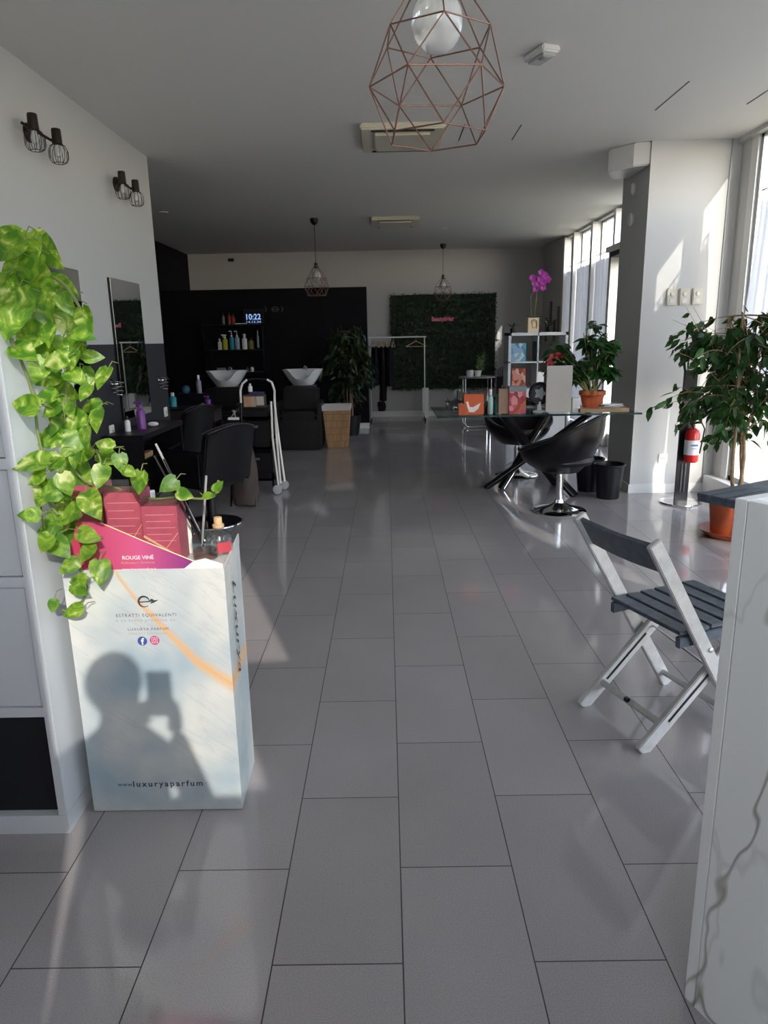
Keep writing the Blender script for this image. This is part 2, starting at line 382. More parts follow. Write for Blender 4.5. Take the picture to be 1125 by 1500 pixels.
# ------------------------------------------------------------------ room shell
H = 2.9; XL = -1.965; XF = -3.45; YB = 13.0; XR = 2.8; XO = 2.99; YFR = -.75
def slab(name, lo, hi, m, **k):
    b = MB(); b.box(lo, hi); return struct(b, name, m, **k)
slab('floor', (XF-.2, YFR-.2, -.12), (XO, YB+.2, 0), M_floor)
slab('ceiling', (XF-.2, YFR-.2, H), (XO, YB+.2, H+.15), M_ceil)
slab('wall_left', (XF-.15, YFR, 0), (XL, 6.376, H), M_split)
slab('wall_left_back', (XF-.15, 6.376, 0), (XF, YB+.15, H), M_black)
slab('wall_back', (XF, YB, 0), (XO, YB+.15, H), mat('white_paint_dim', (.46, .455, .45), .75))  # white wall, coloured darker for the dimness at the far end
slab('wall_right_back', (XR, 11.63, 0), (XO, YB, H), M_white)
slab('wall_partition', (XF, 11.3, 0), (-.285, 11.42, 2.18), M_black)
slab('pier', (2.17, 6.19, 0), (2.9, 6.86, H), M_white)
slab('wall_right_upper', (XR+.06, YFR, 2.865), (XO, 11.63, H), M_white)
slab('wall_right_sill', (XR+.02, YFR, 0), (XO, 9.02, .16), M_trim)
slab('wall_right_sill_back', (XR+.06, 9.02, 0), (XO, 11.63, .12), M_trim)
slab('baseboard_back', (-.285, YB-.015, 0), (XR, YB, .09), M_trim)
slab('baseboard_partition', (-.62, 11.285, 0), (-.285, 11.3, .09), M_trim)
b = MB(); b.box((2.155, 6.175, 0), (2.9, 6.19, .08)); b.box((2.155, 6.19, 0), (2.17, 6.86, .08)); struct(b, 'baseboard_pier', M_trim)
# panel joint beside the window on the pier face
slab('trim_1', (2.812, 6.178, .08), (2.82, 6.19, H), M_frame)
b = MB(); b.box((2.9, 6.03, 0), (XO, 6.86, H)); struct(b, 'wall_pier_return', M_white)
# posts and windows of the right side
posts = [(5.93, 6.03), (5.12, 5.19), (4.12, 4.20), (3.12, 3.2), (2.12, 2.2), (1.12, 1.2), (.12, .2), (-.75, -.66), (6.86, 6.9), (9.06, 9.14), (10.03, 10.13), (10.99, 11.09), (11.55, 11.63)]
for i, (a, c) in enumerate(posts):
    slab('trim_%d' % (i+2), (XR if a > 6.5 else 2.9 if a == 5.93 else XR+.06, a, 0), (XO, c, 2.865), M_trim)
bays = [(5.19, 5.93, .16), (4.20, 5.12, .16), (3.2, 4.12, .16), (2.2, 3.12, .16), (1.2, 2.12, .16), (.2, 1.12, .16), (-.66, .12, .16), (9.14, 10.03, .12), (10.13, 10.99, .12), (11.09, 11.55, .12)]
for i, (a, c, z0) in enumerate(bays):
    wd = MB(); t = .04; x0, x1 = 2.92, 2.97
    wd.box((x0, a, z0), (x1, a+t, 2.865)); wd.box((x0, c-t, z0), (x1, c, 2.865)); wd.box((x0, a, z0), (x1, c, z0+t)); wd.box((x0, a, 2.84), (x1, c, 2.865))
    wf = struct(wd, 'window_%d' % (i+1), M_frame)
    g = MB(); g.box((2.942, a+t, z0+t), (2.948, c-t, 2.84)); g.build('pane', M_glass, wf)
# door bay between the pier and the windows
dr = MB(); dr.box((2.93, 6.9, .02), (2.985, 6.97, 2.3)); dr.box((2.93, 8.95, .02), (2.985, 9.06, 2.3)); dr.box((2.93, 6.9, 2.24), (2.985, 9.06, 2.34)); dr.box((2.93, 7.93, .02), (2.985, 8.02, 2.3))
dr.box((2.93, 6.9, 2.84), (2.985, 9.06, 2.865))
d1 = struct(dr, 'door_1', mat('dark_door_frame', (.05, .055, .06), .4))
g = MB(); g.box((2.957, 6.95, .05), (2.963, 8.98, 2.25)); g.box((2.957, 6.95, 2.34), (2.963, 8.98, 2.84)); g.build('pane', M_glass, d1)
slab('wall_right_added', (2.86, 6.9, 0), (XO, 8.1, H), M_white)  # added solid wall out of view, cuts daylight towards the back
# white casing with a shade box over the door
cs = MB(); cs.box((2.74, 9.0, 0), (2.93, 9.06, 2.36)); cs.box((2.70, 8.2, 2.36), (2.93, 9.06, 2.42)); struct(cs, 'trim_20', M_trim)
cs = MB(); cs.box((2.735, 8.985, 0), (2.745, 9.0, 2.36)); cs.box((2.735, 8.2, 2.30), (2.93, 9.0, 2.355)); struct(cs, 'trim_21', M_dkplastic)
# front facade behind the photographer: open doorway, added film window for fill, added low sun blocks
fw = MB()
fw.box((XF-.15, YFR-.15, 0), (XL, YFR, H)); fw.box((XL, YFR-.15, 2.80), (XO, YFR, H)); fw.box((XL, YFR-.15, 0), (-.06, YFR, 2.80)); fw.box((.885, YFR-.15, 0), (1.02, YFR, 2.80)); fw.box((1.02, YFR-.15, 0), (XO, YFR, .12)); fw.box((2.9, YFR-.15, 0), (XO, YFR, 2.80))
fw.box((.60, YFR-.12, 0), (.885, YFR-.05, 1.84)); fw.box((.22, YFR-.12, 0), (.60, YFR-.05, 1.38))  # added low blocks, stepped to keep the sun off the near floor
struct(fw, 'wall_front', M_white)
clothmat('fill_film', (.5, .52, .56), .8, .0)
b = MB(); b.box((1.02, YFR-.08, .12), (2.9, YFR-.07, 2.80)); struct(b, 'window_11', bpy.data.materials['fill_film'])  # added translucent window, spreads the sun as soft fill
# outdoors
b = MB(); b.box((XO+.02, -30, -.3), (60, 60, -.2)); b.box((-30, -40, -.3), (XO+.02, YFR-.2, -.2))
struct(b, 'ground', mat('dry_ground', (.50, .44, .30), .9, var=.25, vscale=1.5))

# curtains
def curtain(y0, y1, z0, z1, folds, label, flare=0, x=2.875, grp=None):
    t = thing('curtain', label, 'curtain', (x, (y0+y1)/2, z0), 0, grp)
    b = MB(); n = folds*10; rows = 10; grid = []
    for j in range(rows+1):
        z = z0+(z1-z0)*j/rows; row = []
        fl = flare*(1-j/rows)
        for i in range(n+1):
            u = i/n; y = y0-0+(y1-y0)*u + fl*(u)
            row.append(b.bm.verts.new((x+.022*math.sin(2*PI*folds*u+.4*math.sin(3*j/rows))+.008*math.sin(11*u+j*.4), y+.008*math.sin(5*u+j*.3), z)))
        grid.append(row)
    for r1, r2 in zip(grid, grid[1:]):
        for i in range(n): b.bm.faces.new((r1[i], r1[i+1], r2[i+1], r2[i]))
    b.build('fabric', M_curt if y0 < 6 else M_curt2, t, smooth=True, world=True)
    b = MB(); b.tube([(x, y0-.02, z1+.075), (x, y1+.02, z1+.075)], .006, 8); b.build('rod', M_frame, t, world=True)
    for k in range(folds+1):
        y = y0+(y1-y0)*(k/folds); b = MB()
        b.tube([(x, y+.01, z1-.01), (x+.008, y, z1+.04), (x, y-.008, z1+.085), (x-.008, y, z1+.04), (x, y-.01, z1-.01)], .004, 5)
        b.build('tab_loop', M_curt, t, world=True)
    return t
curtain(5.22, 5.70, .95, 2.35, 5, 'white sheer curtain hanging behind the tall fig tree, next to the pier', .14, 2.86)
curtain(4.22, 5.10, .95, 2.35, 8, 'white sheer curtain at the right edge of the photo, second from the pier', 0, 2.86)
for (a, c) in ((3.22, 4.1), (2.22, 3.1), (1.22, 2.1), (.22, 1.1)):
    curtain(a, c, .95, 2.35, 8, 'white sheer curtain on the near window bays beside the entrance', 0, 2.86, 'curtains on the near window bays')
curtain(9.2, 10.0, .14, 2.35, 7, 'white sheer curtain on the window right behind the leafy plant on the glass table', 0, 2.86)
curtain(10.17, 10.95, .14, 2.35, 7, 'white sheer curtain on the middle far window, right of the orchid', 0, 2.86)
curtain(11.12, 11.53, .14, 2.35, 4, 'narrow white sheer curtain at the farthest window, nearest the back wall', 0, 2.86)

# ------------------------------------------------------------------ ceiling things
def cassette(x0, y0, label):
    t = thing('air_conditioner', label, 'air conditioner', (x0, y0, H))
    w_, d_ = .62, .66
    b = MB(); b.box((0, 0, -.045), (w_, d_, -.0)); b.build('cover', M_cream, t, bevel=.01)
    b = MB(); b.box((.10, .10, -.062), (w_-.10, d_-.10, -.045)); b.build('intake_grille', M_cream, t, bevel=.008)
    b = MB(); b.box((.08, .03, -.049), (w_-.08, .065, -.044)); b.box((.08, d_-.065, -.049), (w_-.08, d_-.03, -.044)); b.build('air_slot', M_dkplastic, t)
    return t
cassette(-.16, 5.55, 'cream ceiling air conditioner just beyond the large copper cage lamp')
cassette(-.16, 9.5, 'cream ceiling air conditioner farther back, between the two small pendant lamps')
t = thing('emergency_light', 'small white emergency light box on the ceiling right of the large cage lamp', 'light', (.88, 4.32, H), .35)
b = MB(); b.box((-.055, -.10, -.035), (.055, .10, 0)); b.build('housing', M_trim, t, bevel=.008)
b = MB(); b.box((-.042, -.08, -.048), (.042, .08, -.035)); b.build('diffuser', mat('clear_ribbed_plastic', (.75, .76, .72), .15, trans=.3), t, bevel=.006)
b = MB(); b.box((-.03, -.06, -.051), (.03, -.01, -.049)); b.build('reflector', M_chrome, t)
for (x, y0, y1, lb) in ((1.905, 4.85, 5.41, 'thin dark slit in the ceiling above the pier'), (2.495, 5.0, 5.32, 'thin dark slit in the ceiling nearest the right window'), (1.026, 5.69, 6.09, 'thin dark slit in the ceiling right of the near air conditioner'), (.605, 5.65, 6.08, 'thin dark slit in the ceiling beside the near air conditioner grille')):
    b = MB(); b.box((x-.0035, y0, H-.003), (x+.0035, y1, H+.001)); tag(b.build('ceiling_slot', M_dkplastic), lb, 'slot')
for (x, y, lb) in ((-2.6, 8.9, 'small round downlight on the ceiling near the far left corner'), (.85, 10.6, 'small round downlight on the ceiling right of the far air conditioner')):
    b = MB(); b.lathe([(.05, -.008), (.055, 0)], (x, y, H), 20); tag(b.build('downlight', M_trim), lb, 'light')

def pendant(loc, drop, label, scale=1.0, rotz=.2, cord_m=None, wire=.0018):
    """loc = ceiling point; drop = distance down to the widest ring"""
    t = thing('pendant_lamp', label, 'lamp', loc, rotz)
    b = MB(); b.lathe([(.052, 0), (.052, -.02), (.045, -.05), (.02, -.075), (.006, -.08)], (0, 0, 0), 20); b.build('ceiling_rose', M_dkplastic, t, smooth=True)
    topz = -drop+.27*scale
    b = MB(); b.tube([(0, 0, -.07), (0, 0, topz+.02)], .0035, 8); b.build('cord', M_dkplastic, t)
    b = MB(); b.lathe([(.008, .03), (.022, .02), (.024, -.04), (.02, -.045)], (0, 0, topz), 16); b.build('lamp_holder', M_dkplastic, t, smooth=True)
    def ring(r, z, off, n=6): return [Vector((r*scale*math.cos(2*PI*k/n+off), r*scale*math.sin(2*PI*k/n+off), -drop+z*scale)) for k in range(n)]
    R1 = ring(.025, .255, PI/6); R2 = ring(.130, .105, PI/6); R3 = ring(.160, 0, 0); R4 = ring(.122, -.110, PI/6)
    b = MB()
    def e(a, c): b.tube([a, c], wire*scale, 6)
    for R in (R1, R2, R4):
        for k in range(6): e(R[k], R[(k+1) % 6])
    for k in range(6):
        e(R1[k], R2[k]); e(R2[k], R3[k]); e(R2[k], R3[(k+1) % 6]); e(R4[k], R3[k]); e(R4[k], R3[(k+1) % 6])
    for k in range(6): e(R3[k], R3[(k+1) % 6])
    b.build('wire_cage', M_copper, t)
    b = MB(); b.lathe([(.014, .0), (.016, -.02)]+[(.060*math.sin(a_), -.09-.066*math.cos(a_)) for a_ in [PI*(1-(.15+.85*i/14)) for i in range(15)]][:0]+[(.060*math.sin(PI*(.14+.86*i/16)), -.088+.066*math.cos(PI*(.14+.86*i/16))) for i in range(17)], (0, 0, topz-.048), 32); b.build('bulb', M_bulb, t, smooth=True)
    return t
pendant((.132, 1.85, H), H-1.963, 'large copper wire cage pendant lamp with a white globe bulb, nearest the camera', 1.0, .05)
pendant((-.886, 9.56, H), H-2.07, 'small wire cage pendant lamp hanging left, in front of the black wall', 1.0, .3, wire=.0032)
pendant((.975, 12.3, H), H-2.12, 'small wire cage pendant lamp hanging in front of the green hedge panel', 1.0, .5, wire=.0032)

def sconce(y, z, label):
    """two caged spot heads on a bar, fixed to the left wall"""
    t = thing('wall_lamp', label, 'lamp', (XL, y, z))
    M_br = bpy.data.materials.get('dark_bronze') or mat('dark_bronze', (.022, .014, .012), .45, .4)
    b = MB(); b.lathe([(.05, 0), (.05, .018), (.03, .026)], (0, 0, 0), 20, Matrix.Translation((0, .10, .0)) @ Matrix.Rotation(PI/2, 4, 'Y')); b.build('wall_plate', M_br, t, smooth=True)
    b = MB(); b.cyl((.02, .10, 0), (.06, .10, 0), .008); b.tube([(.06, -.08, 0), (.06, .28, 0)], .008, 8); b.build('bar', M_br, t)
    for k, yy in enumerate((-.04, .24)):
        hd = MB(); hd.cyl((.06, yy, 0), (.10, yy, 0), .006); hd.lathe([(.024, .045), (.026, .04), (.028, -.035), (.02, -.04)], (.10, yy, .01), 16)
        h = hd.build('lamp_head', M_br, t, smooth=True)
        c = MB(); 
        for i in range(12):
            a = 2*PI*i/12
            c.tube([(.10+r*math.cos(a), yy+r*math.sin(a), .01+zz) for r, zz in ((.022, -.035), (.04, -.045), (.052, -.07), (.052, -.11), (.042, -.13), (.03, -.136))], .0018, 5)
        c.tube([(.10+.03*math.cos(2*PI*i/16), yy+.03*math.sin(2*PI*i/16), -.126) for i in range(16)], .002, 5, closed=True)
        c.build('cage', M_br, h)
        c = MB(); c.lathe([(.012, -.035), (.014, -.05), (.022, -.075), (.016, -.1), (.002, -.108)], (.10, yy, .01), 14); c.build('bulb', M_bulb, h, smooth=True)
    return t
sconce(4.17, 2.535, 'double caged spot lamp in dark bronze on the left wall, nearer one')
sconce(5.47, 2.53, 'double caged spot lamp in dark bronze on the left wall, farther one near the corner')

# ------------------------------------------------------------------ pier fittings
b = MB(); b.poly([at(893, 232, Z=2.73)*0+Vector(p) for p in ((1.90, 6.45, 2.72), (2.05, 6.25, 2.72), (2.17, 6.2, 2.72), (2.17, 6.7, 2.72), (2.02, 6.72, 2.72))], (0, 0, .18))
tag(b.build('loudspeaker', M_trim, bevel=.01), 'white wedge shaped box under the ceiling on the pier corner', 'box')
t = thing('motion_sensor', 'small white rounded sensor high on the shaded side of the pier', 'sensor', (2.17, 6.54, 2.60))
b = MB(); b.box((-.035, -.03, -.045), (0, .03, .05)); b.build('housing', M_trim, t, bevel=.012)
b = MB(); b.box((-.04, -.018, -.03), (-.034, .012, .03)); b.build('lens', M_steel, t)
b = MB(); b.lathe([(.045, 0), (.055, .015), (.04, .03)], (0, 0, 0), 20, Matrix.Translation((2.17, 6.56, 2.36)) @ Matrix.Rotation(-PI/2, 4, 'Y'))
tag(b.build('alarm_sounder', M_trim, smooth=True), 'round white disc on the shaded side of the pier, below the sensor', 'alarm')
for i, x in enumerate((2.375, 2.48, 2.59)):
    t = thing('switch_panel', ('cream switch panel on the white pier, left of three', 'cream switch panel on the white pier, middle of three', 'cream switch panel on the white pier, right of three by the leaves')[i], 'switch', (x, 6.19, 1.62), 0)
    b = MB(); b.box((0, -.022, 0), (.085, 0, .135)); b.build('plate', M_cream, t, bevel=.006)
    b = MB(); b.lathe([(.018, 0), (.016, .01)], (0, 0, 0), 14, Matrix.Translation((.042, -.022, .09)) @ Matrix.Rotation(PI/2, 4, 'X')); b.build('dial', M_trim, t)
    b = MB(); b.box((.022, -.026, .018), (.062, -.02, .05)); b.build('button', M_trim, t)
def socket(loc, face, label):
    t = thing('wall_socket', label, 'socket', loc, face)
    b = MB(); b.box((-.042, -.01, -.042), (.042, 0, .042)); b.build('plate', M_whtplastic, t, bevel=.004)
    b = MB(); b.lathe([(.02, 0), (.02, .004), (.017, .004)], (0, 0, 0), 18, Matrix.Translation((0, -.009, 0)) @ Matrix.Rotation(PI/2, 4, 'X')); b.build('socket_ring', M_cream, t)
    b = MB(); b.ball((-.008, -.0135, 0), .0028, n=6); b.ball((.008, -.0135, 0), .0028, n=6); b.build('holes', M_dkplastic, t)
    return t
socket((2.45, 6.19, .31), 0, 'white wall socket low on the pier beside the fire extinguisher')
socket((XL, 4.98, .79), PI/2, 'white wall socket on the dark wall left of the salon mirror')
socket((XL, 6.24, .80), PI/2, 'white wall socket on the dark wall right of the salon mirror')

# ------------------------------------------------------------------ left wall: mirrors, dryer holders
for (y0, y1, lb) in ((5.205, 5.815, 'tall frameless salon mirror reflecting the green hedge and clothes rack'), (4.05, 4.68, 'tall frameless salon mirror mostly hidden behind the pothos leaves')):
    t = thing('wall_mirror', lb, 'mirror', (XL, (y0+y1)/2, .84))
    b = MB(); b.box((0, -(y1-y0)/2, 0), (.018, (y1-y0)/2, 1.01)); b.build('backing', M_dkplastic, t)
    b = MB(); b.box((.018, -(y1-y0)/2+.002, .002), (.022, (y1-y0)/2-.002, 1.008)); b.build('mirror_glass', M_mirror, t)
for (y, z, lb) in ((5.06, 1.09, 'silver spiral hair dryer holder on the dark wall left of the mirror'), (6.12, 1.06, 'silver spiral hair dryer holder on the dark wall right of the mirror')):
    b = MB(); b.lathe([(.02, 0), (.02, .01)], (0, 0, 0), 14, Matrix.Translation((XL, y, z+.04)) @ Matrix.Rotation(PI/2, 4, 'Y'))
    pts = [(XL+.04+.05*math.cos(a)*(1-a/60), y+.02+.05*math.sin(a)*(1-a/60), z+.03-.0045*a) for a in [i*.35 for i in range(60)]]
    b.tube([(XL+.01, y, z+.04), (XL+.05, y, z+.04)]+pts, .0035, 6)
    tag(b.build('dryer_holder', M_chrome, smooth=True), lb, 'holder')

# ------------------------------------------------------------------ white shelf unit, left
t = thing('shelf_cabinet', 'white shelf cabinet at the left edge with a black lower compartment', 'cabinet', (-1.45, 1.77, 0))
b = MB(); b.box((-.975, 1.765, .06), (-.95, 2.16, 1.435)); b.build('side_panel', M_melamine, t, world=True, bevel=.0015)
b = MB(); b.box((-1.93, 1.765, .06), (-1.905, 2.16, 1.435)); b.build('side_panel', M_melamine, t, world=True)
b = MB(); b.box((-1.93, 1.765, 1.435), (-.95, 2.16, 1.46)); b.build('top_panel', M_melamine, t, world=True, bevel=.0015)
b = MB(); b.box((-1.93, 1.765, .0), (-.95, 2.15, .06)); b.build('plinth', M_melamine, t, world=True)
b = MB(); b.box((-1.905, 2.13, .06), (-.975, 2.155, 1.435)); b.build('back_panel', M_melamine, t, world=True)
for z in (.376, .76, 1.08): 
    b = MB(); b.box((-1.905, 1.768, z), (-.975, 2.13, z+.028)); b.build('shelf', M_melamine, t, world=True)
b = MB(); b.box((-1.905, 1.79, .062), (-.978, 1.80, .375)); b.build('dark_sheet', mat('compartment_dark', (.004, .005, .009), .7, bump=.2, bscale=12), t, world=True)  # black sheet stands in for the dark inside the open compartment
for (z0, z1) in ((.406, .757), (.79, 1.077), (1.11, 1.43)):
    b = MB(); b.box((-1.9, 1.775, z0), (-.98, 1.785, z1)); b.build('door', M_melamine, t, world=True, bevel=.002)

# ------------------------------------------------------------------ cardboard perfume display
DX, DY = -.69, 1.86
disp = thing('display_stand', 'tall marble printed cardboard perfume display beside the white cabinet', 'display stand', (DX, DY, 0))
b = MB(); hw = .227; dp = .25; zt = .775
pts = [(-hw, 0), (hw, 0), (hw-.008, dp), (-hw, dp)]
b.poly([(x, y, .002) for x, y in pts], (0, 0, zt-.002)); b.build('carton_body', M_carton, disp, bevel=.0015)
b = MB(); b.poly([(hw+.001, .0, zt), (hw-.007, dp, zt), (hw-.007, dp, zt+.03), (hw-.003, dp*.45, zt+.012)], (-.004, 0, 0)); b.build('side_flap', M_carton, disp)
def gradmat():
    m = bpy.data.materials.new('pink_print'); m.use_nodes = True; n = m.node_tree.nodes; L = m.node_tree.links; b_ = n['Principled BSDF']
    tc = n.new('ShaderNodeTexCoord'); sp = n.new('ShaderNodeSeparateXYZ'); L.new(tc.outputs['Object'], sp.inputs[0])
    mr = n.new('ShaderNodeMapRange'); mr.inputs[1].default_value = -.17; mr.inputs[2].default_value = .13; L.new(sp.outputs['X'], mr.inputs[0])
    r = n.new('ShaderNodeValToRGB'); e = r.color_ramp.elements; e[0].color = (.46, .045, .10, 1); e[1].color = (.26, .045, .20, 1); x = e.new(.55); x.color = (.60, .10, .24, 1)
    L.new(mr.outputs[0], r.inputs[0]); L.new(r.outputs[0], b_.inputs['Base Color']); S(b_, 'Roughness', .3); return m
def dl(px, py, Y=1.862): p = at(px, py, Y); return (p.x-DX, p.y-DY, p.z)
b = MB(); b.poly([dl(96, 838), dl(112, 765), dl(147, 766), dl(210, 793), dl(283, 822), dl(267, 835)], (0, .004, 0)); b.build('header_card', gradmat(), disp)
b = MB(); b.poly([dl(283, 822), dl(300, 818), dl(326, 826), dl(327, 834), dl(267, 835)], (0, .004, 0)); b.build('header_card', mat('white_card', (.78, .78, .76), .4), disp, label='white end of the header card')
M_gold = mat('gold_foil', (.75, .5, .3), .35, .3)
b = MB(); b.tube([dl(147, 765.5, 1.861), dl(210, 792.5, 1.861), dl(284, 822, 1.861)], .0016, 5); b.build('gold_edge', M_gold, disp)
M_ink = mat('dark_grey_ink', (.05, .05, .055), .5); M_ink2 = mat('pale_grey_ink', (.33, .34, .36), .5); M_inkw = mat('white_ink', (.85, .78, .75), .5)
M_inkb = mat('navy_ink', (.02, .04, .09), .5)
def tx(name, s, px, py, wpx, m, Y=1.8585, **k):
    c = at(px, py, Y); a = at(px-wpx/2, py, Y); d = at(px+wpx/2, py, Y)
    return text(name, s, c, d.x-a.x, m, disp, **k)
tx('printed_text', 'ROUGE VINÊ', 202, 816, 46, M_inkw, 1.8605, bold=.01)
tx('printed_text', 'Profumatore d\'ambiente', 202, 824, 50, M_gold, 1.8605, shear=.3)
tx('printed_text', 'www.luxuryaparfum.it', 204, 834, 50, M_inkw, 1.8605)
tx('printed_text', 'ESTRATTI EQUIVALENTI', 214, 901.5, 88, M_ink, spacing=1.25)
tx('printed_text', 'è un brand prodotto da', 213, 909, 86, M_ink2, spacing=1.3)
tx('printed_text', 'LUXURYA PARFUM', 217, 921.5, 59, M_ink, spacing=1.25)
tx('printed_text', 'CERCACI SUI SOCIAL', 217, 928, 58, M_ink2, spacing=1.25)
tx('printed_text', 'www.', 184, 1150, 23, M_inkb, spacing=1.1)
tx('printed_text', 'luxuryaparfum', 246, 1149, 102, M_inkb, spacing=1.35, bold=.022)
tx('printed_text', '.it', 301, 1147, 6, M_ink2)
# letter e mark with a leaf
def ring2d(b, c, r0, r1, a0, a1, n=28, y=0, thin=None):
    pv = None
    for i in range(n+1):
        a = a0+(a1-a0)*i/n; k = 1 if thin is None else thin(i/n)
        rr0 = (r0+r1)/2-(r1-r0)/2*k; rr1 = (r0+r1)/2+(r1-r0)/2*k
        q = [b.bm.verts.new((c[0]+r*math.cos(a), y, c[2]+r*math.sin(a))) for r in (rr0, rr1)]
        if pv: b.bm.faces.new((pv[0], pv[1], q[1], q[0]))
        pv = q
c = at(211, 881.5, 1.858); c = (c.x-DX, 0, c.z)
b = MB(); yy = 1.8583-DY
ring2d(b, c, .0125, .0185, 0, 2*PI*.86, y=yy, thin=lambda u: .35+.65*math.sin(PI*min(1, u*1.1)))
b.bm.faces.new([b.bm.verts.new(p) for p in ((c[0]-.014, yy, c[2]-.003), (c[0]+.017, yy, c[2]-.001), (c[0]+.017, yy, c[2]+.002), (c[0]-.014, yy, c[2]+.0005))])
b.bm.faces.new([b.bm.verts.new(p) for p in ((c[0]+.016, yy, c[2]-.006), (c[0]+.026, yy, c[2]-.004), (c[0]+.042, yy, c[2]+.005), (c[0]+.024, yy, c[2]+.004))])
b.bm.faces.new([b.bm.verts.new(p) for p in ((c[0]+.014, yy, c[2]-.001), (c[0]+.02, yy, c[2]+.009), (c[0]+.028, yy, c[2]+.006), (c[0]+.022, yy, c[2]+.001))])
b.build('leaf_emblem', M_ink, disp, normals=False)
def disc(px, py, r, m, nm, y=1.8583):
    c = at(px, py, y); b = MB(); b.bm.faces.new([b.bm.verts.new((c.x-DX+r*math.cos(2*PI*k/28), c.y-DY, c.z+r*math.sin(2*PI*k/28))) for k in range(28)]); return b.build(nm, m, disp, normals=False)
disc(208.5, 939, .0138, mat('blue_ink', (.04, .09, .32), .5), 'blue_badge'); disc(226.5, 938, .0138, mat('magenta_ink', (.55, .05, .2), .5), 'magenta_badge')
tx('printed_text', 'f', 209, 939.5, 5, M_inkw, 1.857, bold=.03)
c = at(226.5, 938, 1.857); b = MB(); c = (c.x-DX, 0, c.z); yy = 1.857-DY
ring2d(b, c, .0032, .0046, 0, 2*PI, 18, yy)
q = .0085; e = .0070
for (x0, z0, x1, z1) in ((-q, -q, q, -e), (-q, e, q, q), (-q, -q, -e, q), (e, -q, q, q)):
    b.bm.faces.new([b.bm.verts.new((c[0]+x, yy, c[2]+z)) for x, z in ((x0, z0), (x1, z0), (x1, z1), (x0, z1))])
b.build('camera_emblem', M_inkw, disp, normals=False)
text('printed_text', 'Luxurya', (-.4605, 1.955, .56), .30, M_ink, disp, face='+xv', shear=.4, height=.05)

# things on the display
def tx3(name, s, c, w_, m, parent, **k): return text(name, s, c, w_, m, parent, **k)
M_pbox = mat('raspberry_card', (.38, .075, .11), .35, var=.12, vscale=25)
M_acet = glassmat('clear_acetate', (.96, .96, .96))
for i, (px0, px1, pyt, Y, lb) in enumerate(((150, 204, 722, 1.93, 'raspberry red perfume carton in clear wrap, middle one on the display'), (206, 258, 742, 1.90, 'shorter raspberry red perfume carton, right one next to the reed sticks'), (98, 146, 712, 1.96, 'raspberry red perfume carton half hidden by pothos leaves, left one'))):
    a = at(px0, pyt, Y); c = at(px1, pyt, Y); w_ = c.x-a.x
    t = thing('perfume_box', lb, 'perfume box', ((a.x+c.x)/2, Y+.045, zt), 0, 'perfume boxes on the display')
    hgt = a.z-zt
    b = MB(); b.box((-w_/2, -.045, 0), (w_/2, .045, hgt)); b.build('carton', M_pbox, t, bevel=.002)
    b = MB(); b.box((-w_/2-.002, -.047, hgt+.001), (w_/2+.002, .047, hgt+.02)); b.build('clear_lid', M_acet, t)
    b = MB()
    for k in range(5): b.box((-w_*.4, -.0462, hgt*(.85-.11*k)), (w_*(.3 if k % 2 else .42), -.0455, hgt*(.85-.11*k)+.0016))
    b.build('print_lines', mat('pale_print', (.6, .25, .3), .5), t)
    b = MB(); b.beam((-w_*.49, -.0465, hgt*.50), (w_*.49, -.0465, hgt*.12), .006, .0008, (0, 1, 0)); b.beam((-w_*.0, -.0463, hgt*.2), (w_*.49, -.0463, hgt*.55), .0015, .0008, (0, 1, 0)); b.build('gold_band', M_gold, t)
t = thing('reed_diffuser', 'clear glass reed diffuser with tall dark sticks at the front right of the display', 'diffuser', (*at(300, 800, 1.95).xy, zt))
b = MB(); b.lathe([(.03, 0), (.036, .006), (.036, .06), (.03, .075), (.013, .085), (.013, .11), (.015, .112)], (0, 0, 0), 24, cap=False); b.build('bottle', M_glass_t, t, smooth=True)
b = MB(); b.lathe([(.001, .003), (.033, .004), (.033, .03), (.001, .031)], (0, 0, 0), 20); b.build('liquid', glassmat('pink_liquid', (.9, .75, .72)), t)
P0 = Vector((*at(300, 800, 1.95).xy, zt))
for (pa, pb, col) in (((228, 650), (292, 778), 'a'), ((226, 668), (298, 800), 'b'), ((302, 697), (296, 800), 'a'), ((240, 672), (299, 796), 'b')):
    b = MB(); b.tube([at(*pa, 1.93)-P0, Vector((at(*pb, 1.95)-P0).xyz)], .0034, 8)
    b.build('stick', mat('stick_grey', (.33, .31, .32), .35) if col == 'a' else M_dkplastic, t)
t = thing('reed_diffuser', 'round glass diffuser bottle with a wooden stopper and red label on the display', 'diffuser', (*at(322, 800, 2.0).xy, zt))
b = MB(); b.lathe([(.03, 0), (.038, .006), (.04, .045), (.032, .062), (.012, .07), (.012, .08)], (0, 0, 0), 24, cap=False); b.build('bottle', M_glass_t, t, smooth=True)
b = MB(); b.lathe([(.013, .078), (.017, .082), (.017, .09), (.012, .092), (.012, .11), (.011, .112)], (-.012*0, 0, 0), 18); b.build('wooden_stopper', M_wood, t, smooth=True)
b = MB(); b.poly([( .0405*math.cos(a), .0405*math.sin(a), .012) for a in [-1.5+.10*i for i in range(12)]]+[( .0412*math.cos(a), .0412*math.sin(a), .012) for a in [-1.5+.10*i for i in range(11, -1, -1)]], (0, 0, .032)); b.build('label', mat('red_label', (.45, .05, .07), .4), t)
a = at(215, 722, 2.06); b = MB(); b.box((-.018, -.02, 0), (.018, .02, a.z-zt+.005)); o = b.build('small_box', mat('pale_blue_card', (.6, .68, .75), .4), bevel=.001); o.location = (a.x, 2.06, zt); tag(o, 'small pale blue box standing behind the perfume cartons', 'box')
